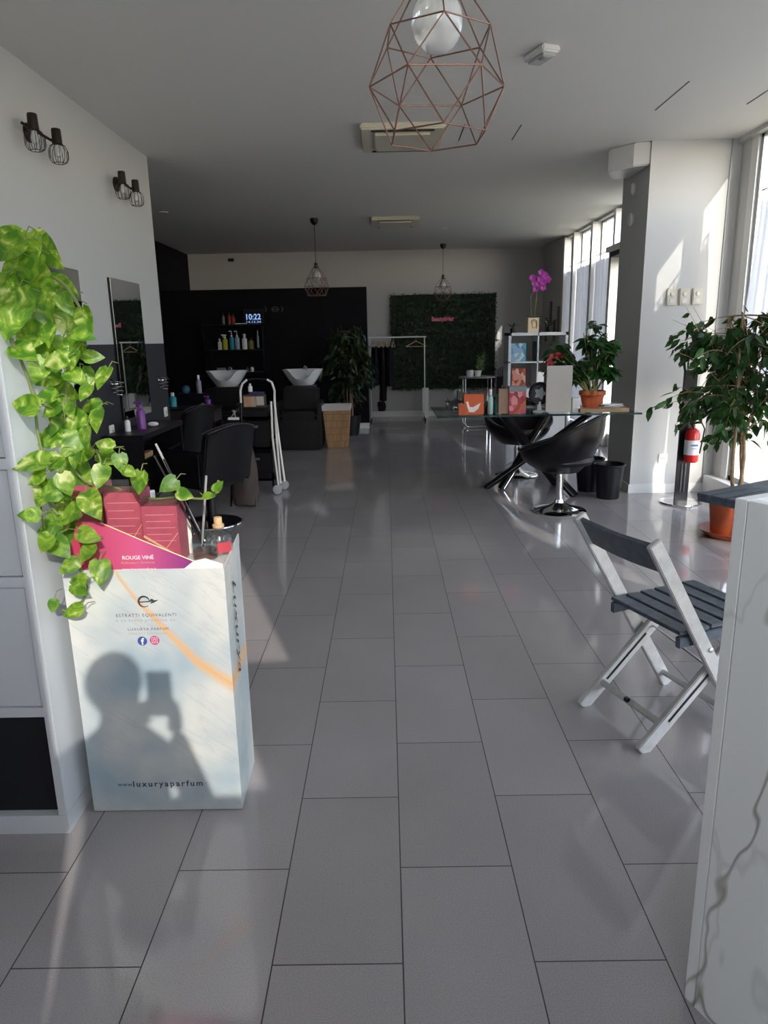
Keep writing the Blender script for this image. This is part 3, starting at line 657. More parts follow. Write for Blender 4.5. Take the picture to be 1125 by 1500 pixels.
b = MB(); a = at(272, 800, 2.02); b.box((-.02, -.02, 0), (.02, .02, .105)); o = b.build('card_box', mat('cream_print_card', (.72, .70, .62), .4, var=.15, vscale=60), bevel=.001); o.location = (a.x, 2.02, zt); o.rotation_euler = (0, 0, .3); tag(o, 'small cream card box standing beside the reed sticks', 'box')

# ------------------------------------------------------------------ pothos on the cabinet
poth = thing('potted_pothos', 'trailing variegated green pothos hanging from the top of the white cabinet', 'plant', (-1.13, 1.93, 1.46))
b = MB(); b.lathe([(.07, 0), (.10, .15), (.105, .155), (.10, .165), (.092, .16), (.09, .13), (.001, .13)], (0, 0, 0), 24); b.build('pot', M_whtplastic, poth, smooth=True)
A = lambda x, y: (x/3.409, 320+y/3.409)
B = lambda x, y: (60+x/3.516, 640+y/3.516)
LA = [(40,85,120,200),(30,150,150,150),(110,175,180,95),(225,170,165,50),(40,265,120,120),(180,390,260,70),(50,465,240,105),(115,480,160,110),(310,345,140,20),(285,410,120,150),(322,510,165,70),(430,520,120,75),(420,580,90,10),(145,575,200,125),(245,585,100,100),(212,690,170,80),(125,670,130,30),
(275,710,115,165),(355,715,105,120),(372,620,95,110),(470,690,80,0),(512,800,110,110),(235,800,115,160),(430,805,100,60),(330,875,135,20),(215,890,105,180),(120,930,125,190),(295,950,80,100),(395,1005,120,10),(455,940,85,170),(480,1010,100,100),(250,960,85,150),(265,1050,100,120),(235,1098,125,170),
(350,1135,120,120),(430,1100,100,90),(370,1085,80,60),(518,1130,85,200),(548,1195,105,20),(600,1220,80,80),(370,1205,85,90),(272,1222,85,120),(150,1222,145,170),(390,1270,185,40),(500,1292,105,100),(178,1300,90,150),(230,1352,125,190),(300,1370,120,20),(205,1400,90,120),(458,1432,135,60),(350,1482,115,130),(140,1480,90,180),
(695,1322,105,100),(650,1268,65,30),(838,1332,90,140),(925,1380,75,20),(1045,1385,60,0),(1090,1335,60,300),(170,250,120,100),(10,360,140,110),(330,430,90,60),(400,660,90,70),(300,640,80,110),(190,760,110,110),(270,830,90,60),(380,790,100,30),(420,870,80,120),(350,950,90,80),(300,1010,90,60),(420,1180,90,140),(330,1330,100,70)]
LB = [(145,410,105,160),(60,430,120,150),(40,490,105,180),(160,510,115,80),(250,510,110,20),(100,570,115,40),(232,600,95,120),(140,670,95,140),(305,700,115,80),(185,740,85,180),(200,785,90,30),(160,900,95,160),(62,872,60,100),(60,300,110,40),(110,340,100,100),(20,550,90,120)]
lv = MB(); st = MB()
def pothos_leaf(px, py, Lp, ang, k):
    Y = 1.88+rnd.uniform(-.11, .10)
    p = at(px, py, Y)
    if p.x < -.925: p = at(px, py, X=-.92+rnd.uniform(0, .03))
    if p.x < -.9 and p.y > 2.0: p = at(px, py, 1.85)
    if p.z < .86 and p.y > 1.80: p = at(px, py, rnd.uniform(1.76, 1.80))
    if p.x < -.925: p = at(px, py, X=-.915)
    Lm = Lp*(p-CAM).length/F_PX*(1.08 if Lp < 60 else .98)
    a = math.radians(ang)
    d = RGT*math.cos(a)-UPV*math.sin(a); d = (d - _f*rnd.uniform(-.1, .35)).normalized()
    nrm = (-_f + UPV*rnd.uniform(-.1, .8) + RGT*rnd.uniform(-.6, .7)).normalized()
    base = p-d*Lm*.5
    lv.leaf(base, d, nrm, Lm, Lm*rnd.uniform(.72, .9), 'heart', rnd.uniform(.05, .25), rnd.uniform(.08, .3), 7)
    return base, d
for i, (x, y, Lp, a) in enumerate(LA):
    q = A(x, y); bs, d = pothos_leaf(q[0], q[1], Lp/3.409, a, i)
    st.tube([bs, bs-d*.012+Vector((0, .012, .006)), bs-d*.018+Vector((.0, .04, -.004))], .0014, 5)
for i, (x, y, Lp, a) in enumerate(LB):
    q = B(x, y); bs, d = pothos_leaf(q[0], q[1], Lp/3.516, a, i)
    st.tube([bs, bs-d*.012+Vector((0, .012, .006)), bs-d*.018+Vector((.0, .04, -.004))], .0014, 5)
def vine(pts, Y, r=.003, f=A):
    P = []
    for i, q in enumerate(pts):
        yy = Y[i] if isinstance(Y, (list, tuple)) else Y
        p = at(*f(*q), yy)
        if p.x < -.93: p = at(*f(*q), X=-.925)
        P.append(p)
    S_ = []
    for i in range(len(P)-1):
        p0 = P[max(i-1, 0)]; p1 = P[i]; p2 = P[i+1]; p3 = P[min(i+2, len(P)-1)]
        for k in range(4):
            t_ = k/4; S_.append(.5*((2*p1)+(p2-p0)*t_+(2*p0-5*p1+4*p2-p3)*t_*t_+(3*p1-p0-3*p2+p3)*t_**3))
    S_.append(P[-1]); st.tube(S_, r, 6)
vine([(40, 560), (60, 620), (110, 720), (155, 850), (175, 950), (190, 1080), (215, 1200), (240, 1400), (290, 1480)], 1.84, .004)
vine([(-10, 340), (80, 290), (160, 260), (240, 280), (330, 340), (400, 450), (460, 560)], 1.9, .004)
vine([(60, 600), (130, 780), (200, 920), (300, 960)], 1.85)
vine([(300, 640), (330, 800), (320, 1000), (330, 1150), (380, 1270), (460, 1330)], 1.93)
vine([(330, 1340), (430, 1330), (560, 1340), (640, 1370), (760, 1400), (880, 1390), (1000, 1400), (1060, 1390), (1100, 1330), (1085, 1310)], 1.97, .0035)
vine([(440, 1130), (490, 1180), (500, 1230), (450, 1260)], 1.93)
vine([(190, 600), (210, 700), (240, 780), (200, 860), (150, 900), (110, 890)], 1.84, .003, B)
vine([(-10, 300), (20, 480), (60, 560), (140, 620), (200, 640)], 1.84, .003, B)
lv.build('leaves', M_poth, poth, smooth=True, world=True, normals=False)
st.build('stems', M_vine, poth, smooth=True, world=True)

# ------------------------------------------------------------------ marble counter, right
ca = math.atan2(.9, -.44)   # local +y axis runs towards the far end
cnt = thing('reception_counter', 'white marble reception counter with grey veins at the right edge', 'counter', (.615, 1.216, 0), 0)
e1 = Vector((.44, -.898, 0)).normalized(); e2 = Vector((.898, .44, 0)).normalized()
MC = Matrix(((e2.x, e1.x, 0, 0), (e2.y, e1.y, 0, 0), (0, 0, 1, 0), (0, 0, 0, 1)))
def cbx(lo, hi, nm, m, **k):
    b = MB(); b.box(lo, hi); bmesh.ops.transform(b.bm, matrix=MC, verts=b.bm.verts); return b.build(nm, m, cnt, **k)
cbx((0, .026, 0), (.022, 1.5, 1.1), 'front_panel', M_marble, bevel=.0015)
cbx((0, 0, 0), (.62, .025, 1.1), 'end_panel', M_marble, bevel=.0015)
cbx((.022, .026, 1.05), (.62, 1.5, 1.085), 'worktop', mat('grey_laminate', (.35, .35, .36), .35))
cbx((.60, .026, 0), (.62, 1.5, 1.05), 'back_panel', M_melamine)

# ------------------------------------------------------------------ folding chair and slatted table
M_wpaint = mat('worn_white_paint', (.62, .61, .60), .5, var=.12, vscale=22, bump=.15, bscale=40)
M_slate = mat('slate_blue_paint', (.085, .105, .135), .45, var=.3, vscale=35, bump=.1, bscale=50)
fdir = Vector((.94, .34, 0)).normalized(); wdir = Vector((.34, -.94, 0)).normalized()
fc = thing('folding_chair', 'white wooden folding chair with a slate blue slatted seat beside the marble counter', 'chair', (.73, 2.447, 0), 0)
MF = Matrix(((fdir.x, wdir.x, 0, 0), (fdir.y, wdir.y, 0, 0), (0, 0, 1, 0), (0, 0, 0, 1)))   # local: x forward, y across
def fbeam(a, c, w_, th, nm, m, par=fc, up=(0, 1, 0), bev=.003, label=None):
    b = MB(); b.beam(a, c, w_, th, up); bmesh.ops.transform(b.bm, matrix=MF, verts=b.bm.verts); return b.build(nm, m, par, bevel=bev, label=label)
W = .335
for yy in (-.028, W+.028):   # back posts: lean back to the top, front feet
    dirp = Vector((.465, 0, -.75)).normalized()
    fbeam((-.035, yy, .755), (.43, yy, .0), .048, .022, 'back_post', M_wpaint, up=(0, 1, 0))
for yy in (.0, W):
    o = fbeam((.0, yy, .0), (.335, yy, .32), .052, .022, 'crossing_leg', M_wpaint)
    fbeam((.10, yy-.0125, .10), (.27, yy-.0125, .262), .008, .002, 'slot', M_dkplastic, par=o, bev=0)
    fbeam((.10, yy+.0125, .10), (.27, yy+.0125, .262), .008, .002, 'slot', M_dkplastic, par=o, bev=0)
fbeam((.085, .0, .085), (.085, W, .085), .035, .022, 'stretcher', M_wpaint, up=(1, 0, 1))
fbeam((.395, -.02, .06), (.395, W+.02, .06), .024, .018, 'stretcher', M_wpaint, up=(1, 0, 1))
b = MB(); b.tube([MF @ Vector((.305, -.02, .29)), MF @ Vector((.27, W, .262))], .004, 8); b.build('metal_rod', M_steel, fc)
b = MB(); b.cbox((.068, .17, .10), (.014, .018, .014)); bmesh.ops.transform(b.bm, matrix=MF, verts=b.bm.verts); b.build('rubber_stop', M_dkplastic, fc)
# backrest: curved slate board between the post tops
b = MB()
n = 10; rows = []
for j in range(2):
    for s_ in (0, 1):
        pass
dn = Vector((.43+.035, 0, -.755)).normalized()
def bp(u, v, thk):
    p = Vector((-.035, 0, .75))+dn*(.005+v*.115); bow = -.008*math.sin(PI*u)
    nn = Vector((-dn.z, 0, dn.x))  # points forward/up
    return MF @ (p+Vector((0, -.016+u*(W+.032), 0))+nn*(bow+thk)+dn*(.0))
front = [[b.bm.verts.new(bp(i/n, j/4, .007)) for i in range(n+1)] for j in range(5)]
back = [[b.bm.verts.new(bp(i/n, j/4, -.007)) for i in range(n+1)] for j in range(5)]
for G in (front, back):
    for j in range(4):
        for i in range(n): b.bm.faces.new((G[j][i], G[j][i+1], G[j+1][i+1], G[j+1][i]))
for i in range(n):
    b.bm.faces.new((front[0][i], front[0][i+1], back[0][i+1], back[0][i])); b.bm.faces.new((front[4][i], front[4][i+1], back[4][i+1], back[4][i]))
for j in range(4):
    b.bm.faces.new((front[j][0], front[j+1][0], back[j+1][0], back[j][0])); b.bm.faces.new((front[j][n], front[j+1][n], back[j+1][n], back[j][n]))
b.build('backrest', M_slate, fc, smooth=True)
# seat: rails + slats running across... front to back
for yy in (-.003, W+.003):
    fbeam((.115, yy, .385), (.50, yy, .405), .04, .02, 'seat_rail', M_slate)
for k in range(6):
    x0 = .115+k*.066
    b = MB(); b.box((x0, -.012, .412+k*.003), (x0+.058, W+.012, .426+k*.003)); bmesh.ops.transform(b.bm, matrix=MF, verts=b.bm.verts); b.build('seat_slat', M_slate, fc, bevel=.002)
for (x, y, z) in ((.245, W+.041, .375), (.35, W+.041, .17)):
    b = MB(); b.lathe([(.009, 0), (.009, .003), (.004, .005)], (0, 0, 0), 14, MF @ Matrix.Translation((x-.02, y, z-.02)) @ Matrix.Rotation(-PI/2, 4, 'X')); b.build('bolt', M_steel, fc)

tb = thing('folding_table', 'slate blue slatted folding table behind the marble counter', 'table', (1.365, 3.035, 0))
ue = Vector((.5, -.866, 0)); us = Vector((.866, .5, 0))
MT = Matrix(((us.x, ue.x, 0, 0), (us.y, ue.y, 0, 0), (0, 0, 1, 0), (0, 0, 0, 1)))
for k in range(6):
    b = MB(); b.box((0, k*.07, .682), (.62, k*.07+.062, .70)); bmesh.ops.transform(b.bm, matrix=MT, verts=b.bm.verts); b.build('table_slat', M_slate, tb, bevel=.002)
b = MB(); b.box((.0, .005, .665), (.02, .41, .682)); bmesh.ops.transform(b.bm, matrix=MT, verts=b.bm.verts); b.build('end_rail', M_slate, tb)
b = MB(); b.box((.6, .005, .665), (.62, .41, .682)); bmesh.ops.transform(b.bm, matrix=MT, verts=b.bm.verts); b.build('end_rail', M_slate, tb)
for (x0, x1, yy) in ((.04, .58, .17), (.58, .04, .20), (.04, .58, .39), (.58, .04, .36)):
    b = MB(); b.beam((x0, yy, .665), (x1, yy, 0), .04, .02, (0, 1, 0)); bmesh.ops.transform(b.bm, matrix=MT, verts=b.bm.verts); b.build('leg', M_wpaint, tb, bevel=.002)

# ------------------------------------------------------------------ fig tree by the window
def tree(t, base, trunks, crown_c, crown_r, n_br, n_lf, Ls, leafm, barkm, seed, zmin, xmax=None, droop=.5, keep=None):
    R = random.Random(seed); br = MB(); lf = MB()
    base = Vector(base); cc = Vector(crown_c); cr = Vector(crown_r)
    tops = []
    for k in range(trunks):
        a = 2*PI*k/trunks; P = []
        top = cc+Vector((.10*math.cos(a), .10*math.sin(a), cr.z*.5))
        for i in range(9):
            u = i/8; tw = .03*math.cos(a+u*6); tw2 = .03*math.sin(a+u*6)
            P.append(base.lerp(top, u)+Vector((tw, tw2, 0)))
        br.tube(P, [.014*(1-.65*i/8) for i in range(9)], 7); tops.append(P)
    for k in range(n_br):
        P = tops[k % trunks]; s0 = P[R.randint(3, 8)]
        for _ in range(40):
            v = Vector((R.uniform(-1, 1), R.uniform(-1, 1), R.uniform(-.9, 1)))
            if v.length < 1 and v.length > .45: break
        e_ = cc+Vector((v.x*cr.x, v.y*cr.y, v.z*cr.z))
        if xmax and e_.x > xmax: e_.x = xmax-R.uniform(0, .1)
        if keep and not keep(e_): continue
        mid = s0.lerp(e_, .5)+Vector((0, 0, .12*cr.z))
        pts = []
        for i in range(7):
            u = i/6; p = s0*(1-u)**2+mid*2*u*(1-u)+e_*u*u; p.z -= droop*.12*u**3; pts.append(p)
        br.tube(pts, [.0045*(1-.75*i/6) for i in range(7)], 5)
        for j in range(n_lf):
            u = R.uniform(.25, 1); i = min(5, int(u*6)); p = pts[i].lerp(pts[i+1], u*6-i)
            out = (p-cc); out.z = 0
            d = Vector((R.uniform(-.6, .6), R.uniform(-.6, .6), -R.uniform(.25, 1.1)*droop*1.6))+out.normalized()*.4 if out.length > .01 else Vector((0, 0, -1))
            p = p+Vector((R.uniform(-.035, .035), R.uniform(-.035, .035), R.uniform(-.03, .02)))
            L_ = Ls*R.uniform(.7, 1.2)
            if xmax and p.x > xmax: continue
            lf.leaf(p, d, (R.uniform(-1, 1), R.uniform(-1, .2), R.uniform(.2, 1)), L_, L_*R.uniform(.42, .55), 'oval', R.uniform(0, .3), .25, 3)
    br.build('branches', barkm, t, smooth=True, world=True)
    lf.build('leaves', leafm, t, smooth=True, world=True, normals=False)
fig = thing('potted_ficus', 'tall weeping fig tree in a terracotta pot by the right window', 'plant', (2.42, 4.75, 0))
b = MB(); b.lathe([(.155, .03), (.178, .25), (.195, .255), (.195, .295), (.18, .295), (.17, .26), (.001, .25)], (0, 0, 0), 32); b.build('pot', M_terra, fig, smooth=True)
b = MB(); b.lathe([(.17, 0), (.18, .004), (.225, .045), (.232, .05), (.222, .05), (.17, .012), (.001, .012)], (0, 0, 0), 32); b.build('saucer', M_terra, fig, smooth=True)
b = MB(); b.lathe([(.001, .262), (.168, .261)], (0, 0, 0), 20, cap=False); b.build('soil', M_soil, fig)
tree(fig, (2.42, 4.75, .26), 3, (2.35, 4.75, 1.20), (.62, .50, .58), 100, 13, .088, M_ficus, M_bark, 5, .5, 2.80)

# ------------------------------------------------------------------ fire extinguisher on its stand
ex = thing('fire_extinguisher_stand', 'slim black stand on a round steel base with chrome bars, by the pier', 'stand', (2.46, 5.77, 0))
b = MB(); b.lathe([(.165, 0), (.168, .006), (.165, .014), (.02, .02)], (0, 0, 0), 36); b.build('base_disc', M_chrome, ex, smooth=True)
b = MB(); b.box((-.055, -.006, .015), (.055, .012, 1.10)); b.build('upright_plate', M_dkplastic, ex, bevel=.002)
for x in (-.014, .014):
    b = MB(); b.tube([(x, -.012, .09), (x, -.012, .34)], .008, 10); b.build('chrome_bar', M_chrome, ex)
t = thing('fire_extinguisher', 'small red fire extinguisher with a white label hanging on the slim stand', 'fire extinguisher', (2.485, 5.70, .36))
b = MB(); b.lathe([(.05, 0), (.062, .008), (.064, .02), (.064, .25), (.055, .28), (.03, .30), (.018, .305), (.018, .33)], (0, 0, 0), 28); b.build('cylinder', mat('red_enamel', (.50, .015, .015), .25), t, smooth=True)
b = MB(); b.lathe([(.0648, .07), (.0648, .20)], (0, 0, 0), 28, cap=False); b.build('label', mat('white_label', (.72, .75, .78), .4), t, smooth=True)
b = MB(); b.box((-.035, -.0665, .15), (.03, -.0655, .165)); b.box((-.03, -.0665, .125), (.02, -.0655, .13)); b.build('label_print', mat('blue_print', (.05, .15, .4), .5), t)
b = MB(); b.tube([(0, 0, .33), (0, 0, .36)], .014, 12); b.beam((-.02, 0, .37), (.09, 0, .395), .02, .006, (0, 1, 0)); b.beam((-.02, 0, .355), (.08, 0, .35), .02, .005, (0, 1, 0)); b.build('valve_handle', M_dkplastic, t)
b = MB(); b.tube([(.0, -.02, .345), (.05, -.05, .36), (.085, -.05, .30), (.075, -.03, .15), (.07, -.02, .08)], .007, 8); b.build('hose', M_dkplastic, t, smooth=True); t.scale = (.88, .88, .92)

# ------------------------------------------------------------------ glass table, things on it, tub chairs, bins
gt = thing('glass_table', 'clear glass dining table on crossed chrome and black legs', 'table', (1.25, 6.3, 0))
b = MB(); b.box((.42, 5.86, .742), (2.12, 6.72, .754)); b.build('glass_top', glassmat('table_glass', (.86, .92, .90)), gt, world=True)
b = MB(); b.box((.42, 5.856, .7405), (2.12, 5.861, .7555)); b.box((.416, 5.86, .7405), (.421, 6.72, .7555)); b.build('polished_edge', mat('green_glass_edge', (.02, .05, .045), .1), gt, world=True)
cx, cy = 1.27, 6.28
for (ax, ay, bx_, by_) in ((.93, 6.52, 1.72, 5.98), (1.06, 6.45, 1.55, 6.62), (1.66, 6.08, .98, 6.5), (1.62, 6.60, 1.0, 6.0)):
    o = MB(); o.beam((ax, ay, .0), (bx_, by_, .742), .07, .05, (0, 0, 1)); o.build('leg', M_dkplastic, gt, world=True, bevel=.002)
    o = MB(); v = (Vector((bx_, by_, .742))-Vector((ax, ay, 0))); nn = Vector((0, -.0275, .0))
    o.beam(Vector((ax, ay, .0))+v*.02+nn, Vector((ax, ay, 0))+v*.97+nn, .06, .006, (0, 0, 1)); o.build('chrome_strip', M_chrome, gt, world=True)

def tub_chair(loc, rz, label):
    t = thing('tub_chair', label, 'chair', loc, rz)
    b = MB(); b.lathe([(.215, 0), (.22, .008), (.21, .016), (.15, .03), (.08, .05), (.04, .075), (.032, .10)], (0, 0, 0), 36); b.build('pedestal', M_chrome, t, smooth=True)
    b = MB(); b.cyl((0, 0, .09), (0, 0, .30), .028); b.cyl((0, 0, .28), (0, 0, .37), .018); b.build('gas_lift', M_chrome, t, smooth=True)
    # shell: bowl with rim that is low at the front (+y local) and high at the back
    s = MB(); n = 40; m_ = 9; out = []; inn = []
    for j in range(m_+1):
        v = j/m_; ro = []; ri = []
        for k in range(n):
            a = 2*PI*k/n; back = (1-math.sin(a))/2     # 1 at the back (-y)
            top = .50+.29*back**1.3; z = .335+(top-.335)*v
            rr = .13+.20*math.sin(min(1, v*1.15+.05)*PI/2)**.8+.015*back*v
            ro.append(s.bm.verts.new((rr*math.cos(a), rr*math.sin(a)*.96, z)))
            ri.append(s.bm.verts.new(((rr-.045)*math.cos(a), (rr-.045)*math.sin(a)*.96, max(z, .40))))
        out.append(ro); inn.append(ri)
    for G in (out, inn):
        for r1, r2 in zip(G, G[1:]):
            for k in range(n): s.bm.faces.new((r1[k], r1[(k+1) % n], r2[(k+1) % n], r2[k]))
    for k in range(n): s.bm.faces.new((out[-1][k], out[-1][(k+1) % n], inn[-1][(k+1) % n], inn[-1][k]))
    s.bm.faces.new(out[0][::-1]); s.bm.faces.new(inn[0])
    s.build('tub_shell', mat('black_gloss_leather', (.003, .003, .004), .30, spec=.3) if 'black_gloss_leather' not in bpy.data.materials else bpy.data.materials['black_gloss_leather'], t, smooth=True)
    b = MB(); b.lathe([(.001, .40), (.24, .40), (.26, .43), (.25, .46), (.001, .47)], (0, .0, 0), 32); b.build('seat_cushion', M_blkfab, t, smooth=True)
    b = MB(); b.tube([(.02, 0, .15), (.14, -.03, .09)], .006, 8); b.build('lever', M_chrome, t)
    b = MB()
    b.tube([( (.345*math.cos(2*PI*k/40)), .332*math.sin(2*PI*k/40), .502+.29*((1-math.sin(2*PI*k/40))/2)**1.3) for k in range(40)], .012, 8, closed=True)
    b.build('rim_piping', M_blkfab, t, smooth=True)
    return t
tub_chair((1.385, 5.56, 0), math.radians(60), 'black tub swivel chair on a chrome disc base in front of the glass table')
tub_chair((1.32, 7.12, 0), math.radians(190), 'black tub swivel chair on a chrome base behind the glass table legs')

for (x, y, lb) in ((1.925, 6.02, 'black plastic waste bin in front, beside the pier'), (1.84, 6.33, 'black plastic waste bin behind the front one, beside the pier')):
    t = thing('waste_bin', lb, 'bin', (x, y, 0))
    b = MB(); b.lathe([(.095, 0), (.125, .285), (.132, .288), (.132, .30), (.122, .30), (.092, .012), (.001, .012)], (0, 0, 0), 32); b.build('bucket', M_dkplastic, t, smooth=True)
    b = MB(); b.lathe([(.131, .285), (.136, .290), (.136, .298), (.131, .304)], (0, 0, 0), 32, cap=False); b.build('rim', M_dkplastic, t, smooth=True)

TZ = .7545
def item(name, px0, px1, pytop, Y, depth, m, label, cat, base=TZ, bevel=.002, group=None, rz=0):
    a = at(px0, pytop, Y); c = at(px1, pytop, Y); w_ = c.x-a.x
    b = MB(); b.box((-w_/2, 0, 0), (w_/2, depth, a.z-base)); o = b.build(name, m, bevel=bevel); o.location = ((a.x+c.x)/2, Y, base); o.rotation_euler = (0, 0, rz)
    tag(o, label, cat, group); return o
# orange carrier bag with a white leaf
M_orange = mat('orange_paper', (.62, .10, .012), .5)
a = at(680, 578, 5.98); c = at(709, 578, 5.98); w_ = c.x-a.x
t = thing('paper_bag', 'orange paper bag with a white leaf print on the glass table', 'bag', ((a.x+c.x)/2, 5.98, TZ))
hh = a.z-TZ; b = MB(); b.poly([(-w_/2, 0, 0), (w_/2, 0, 0), (w_/2, .07, 0), (-w_/2, .07, 0)], (0, 0, hh)); b.build('bag_body', M_orange, t)
b = MB(); b.tube([(-.04, .01, hh), (-.035, .01, hh+.04), (.035, .01, hh+.04), (.04, .01, hh)], .002, 5); b.build('handle', M_dkplastic, t)
b = MB(); b.bm.faces.new([b.bm.verts.new((x*w_, -.0015, z*hh)) for x, z in ((-.42, .62), (-.30, .66), (-.22, .38), (-.05, .36), (.34, .58), (.22, .28), (.0, .1), (-.25, .12), (-.32, .34))]); b.build('leaf_print', mat('white_print', (.8, .8, .8), .5), t, normals=False)
item('paper_packet', 672, 684, 592, 5.95, .05, mat('dark_orange_paper', (.5, .10, .02), .6), 'small folded orange packet left of the orange bag', 'packet')
def bottle(loc, h, r, m, capm, label, cat='bottle', neck=.3, pump=False, group=None, spray=False, name='bottle'):
    t = thing(name, label, cat, loc, 0, group)
    hb = h*(.74 if not pump else .66)
    b = MB(); b.lathe([(r*.9, 0), (r, h*.02), (r, hb*.85), (r*.75, hb*.96), (r*.32, hb), (r*.32, hb+h*.03)], (0, 0, 0), 18); b.build('body', m, t, smooth=True)
    b = MB()
    if pump: b.lathe([(r*.42, hb+h*.02), (r*.42, hb+h*.08), (r*.14, hb+h*.09), (r*.14, h*.95)], (0, 0, 0), 12); b.beam((0, 0, h*.97), (-r*1.1, 0, h*.95), r*.35, r*.3, (0, 1, 0)); 
    elif spray: b.lathe([(r*.45, hb+h*.02), (r*.4, h*.88)], (0, 0, 0), 12); b.beam((r*.5, 0, h*.94), (-r*1.3, 0, h*.97), r*.5, r*.5, (0, 1, 0)); b.beam((-r*.5, 0, h*.9), (-r*.9, 0, h*.8), r*.2, r*.2, (0, 1, 0))
    else: b.lathe([(r*.5, hb+h*.02), (r*.5, h*.97), (r*.42, h)], (0, 0, 0), 14)
    b.build('pump' if pump else ('spray_head' if spray else 'cap'), capm, t, smooth=True)
    return t
M_teal = mat('teal_plastic', (.02, .16, .17), .3); M_palegreen = mat('pale_green_glass', (.35, .52, .50), .2); M_purple = mat('purple_plastic', (.17, .04, .27), .3)
M_yell = mat('yellow_plastic', (.42, .38, .01), .3); M_ltblue = mat('light_blue_plastic', (.30, .40, .52), .3); M_tealb = mat('turquoise_plastic', (.02, .28, .36), .3)
p = at(718, 606, 5.98); bottle((p.x, 5.98, TZ), at(718, 570, 5.98).z-TZ, .024, M_palegreen, M_whtplastic, 'tall pale green bottle right of the orange bag on the glass table')
p = at(727, 606, 6.1); bottle((p.x, 6.1, TZ), at(727, 578, 6.1).z-TZ, .026, M_teal, M_teal, 'teal bottle between the pale green bottle and the brown paper bag')
a = at(731, 570, 5.98); c = at(746, 570, 5.98); t = thing('paper_bag', 'brown kraft paper bag on the glass table', 'bag', ((a.x+c.x)/2, 5.98, TZ)); w_ = c.x-a.x; hh = a.z-TZ
b = MB(); b.poly([(-w_/2, 0, 0), (w_/2, 0, 0), (w_/2, .06, 0), (-w_/2, .06, 0)], (0, 0, hh)); b.build('bag_body', mat('kraft_paper', (.36, .25, .18), .8, var=.1, vscale=20, bump=.2), t)
b = MB(); b.tube([(-.02, 0, hh), (-.018, 0, hh+.03), (.018, 0, hh+.03), (.02, 0, hh)], .0018, 5); b.build('handle', M_wood, t)
a = at(747, 566, 5.95); t = thing('gift_box', 'pink and red patterned box with a grey lid on the glass table', 'box', (at(758, 600, 5.95).x, 5.95, TZ)); hh = a.z-TZ
def blotch(name, cols, scale=30):
    m = bpy.data.materials.new(name); m.use_nodes = True; n = m.node_tree.nodes; L = m.node_tree.links
    tc = n.new('ShaderNodeTexCoord'); v = n.new('ShaderNodeTexVoronoi'); v.inputs['Scale'].default_value = scale; L.new(tc.outputs['Object'], v.inputs['Vector'])
    sp = n.new('ShaderNodeSeparateColor'); L.new(v.outputs['Color'], sp.inputs[0])
    r = n.new('ShaderNodeValToRGB'); r.color_ramp.interpolation = 'CONSTANT'; e = r.color_ramp.elements
    e[0].color = (*cols[0], 1); e[1].position = 1/len(cols); e[1].color = (*cols[1], 1)
    for i, c_ in enumerate(cols[2:]): q = e.new((i+2)/len(cols)); q.color = (*c_, 1)
    L.new(sp.outputs[0], r.inputs[0]); L.new(r.outputs[0], n['Principled BSDF'].inputs['Base Color']); S(n['Principled BSDF'], 'Roughness', .4); return m
b = MB(); b.box((-.07, 0, 0), (.07, .09, hh*.8)); b.build('box_body', blotch('pink_red_print', [(.55, .08, .16), (.42, .02, .04), (.7, .25, .3), (.5, .12, .05), (.3, .01, .02)], 22), t, bevel=.002)
b = MB(); b.box((-.073, -.003, hh*.8), (.073, .093, hh)); b.build('lid', mat('grey_card', (.22, .23, .25), .5), t, bevel=.002)
# black wire thing with a white flower: hand mirror / decorative swan
t = thing('table_fan', 'small round black and white desk fan left of the white panel on the table', 'fan', (at(790, 600, 6.05).x, 6.05, TZ))
b = MB(); b.lathe([(.055, 0), (.055, .012), (.02, .018), (.012, .09)], (0, 0, 0), 20); b.build('stand', M_whtplastic, t, smooth=True)
b = MB(); b.tube([(.085*math.cos(2*PI*k/24), 0, .16+.085*math.sin(2*PI*k/24)) for k in range(24)], .012, 8, closed=True); b.lathe([(.075, 0), (.08, .02), (.04, .05)], (0, 0, 0), 20, Matrix.Translation((0, .0, .16)) @ Matrix.Rotation(-PI/2, 4, 'X')); b.build('fan_guard', M_dkplastic, t, smooth=True)
b = MB()
for k in range(5):
    a = 2*PI*k/5; b.leaf((0, -.01, .16), (math.cos(a), -.1, math.sin(a)), (0, -1, .0), .055, .04, 'oval', .1, .1, 4)
b.build('fan_blades', mat('grey_plastic', (.35, .37, .38), .4), t, normals=False)
# large pale board (back of a screen)
t = thing('computer_monitor', 'blank beige rectangular screen seen from behind, standing upright on the glass table', 'monitor', (at(818, 600, 5.93).x, 5.93, TZ))
a = at(799, 536, 5.93); c = at(837, 536, 5.93); w_ = c.x-a.x; hh = a.z-TZ
b = MB(); b.box((-w_/2, 0, .012), (w_/2, .02, hh)); b.build('screen_back', mat('beige_panel', (.55, .52, .48), .5), t, bevel=.003)
b = MB(); b.box((-w_*.4, -.03, 0), (w_*.4, .10, .012)); b.build('stand', M_silver, t, bevel=.002)
item('tissue_box', 839, 850, 583, 6.0, .08, M_whtplastic, 'small white box right of the upright beige screen', 'box')
item('wooden_board', 850, 922, 599, 5.95, .28, mat('light_wood_board', (.38, .25, .15), .5, var=.15, vscale=10), 'light wooden board under the plant at the right end of the glass table', 'board')
zb = at(850, 599, 5.95).z
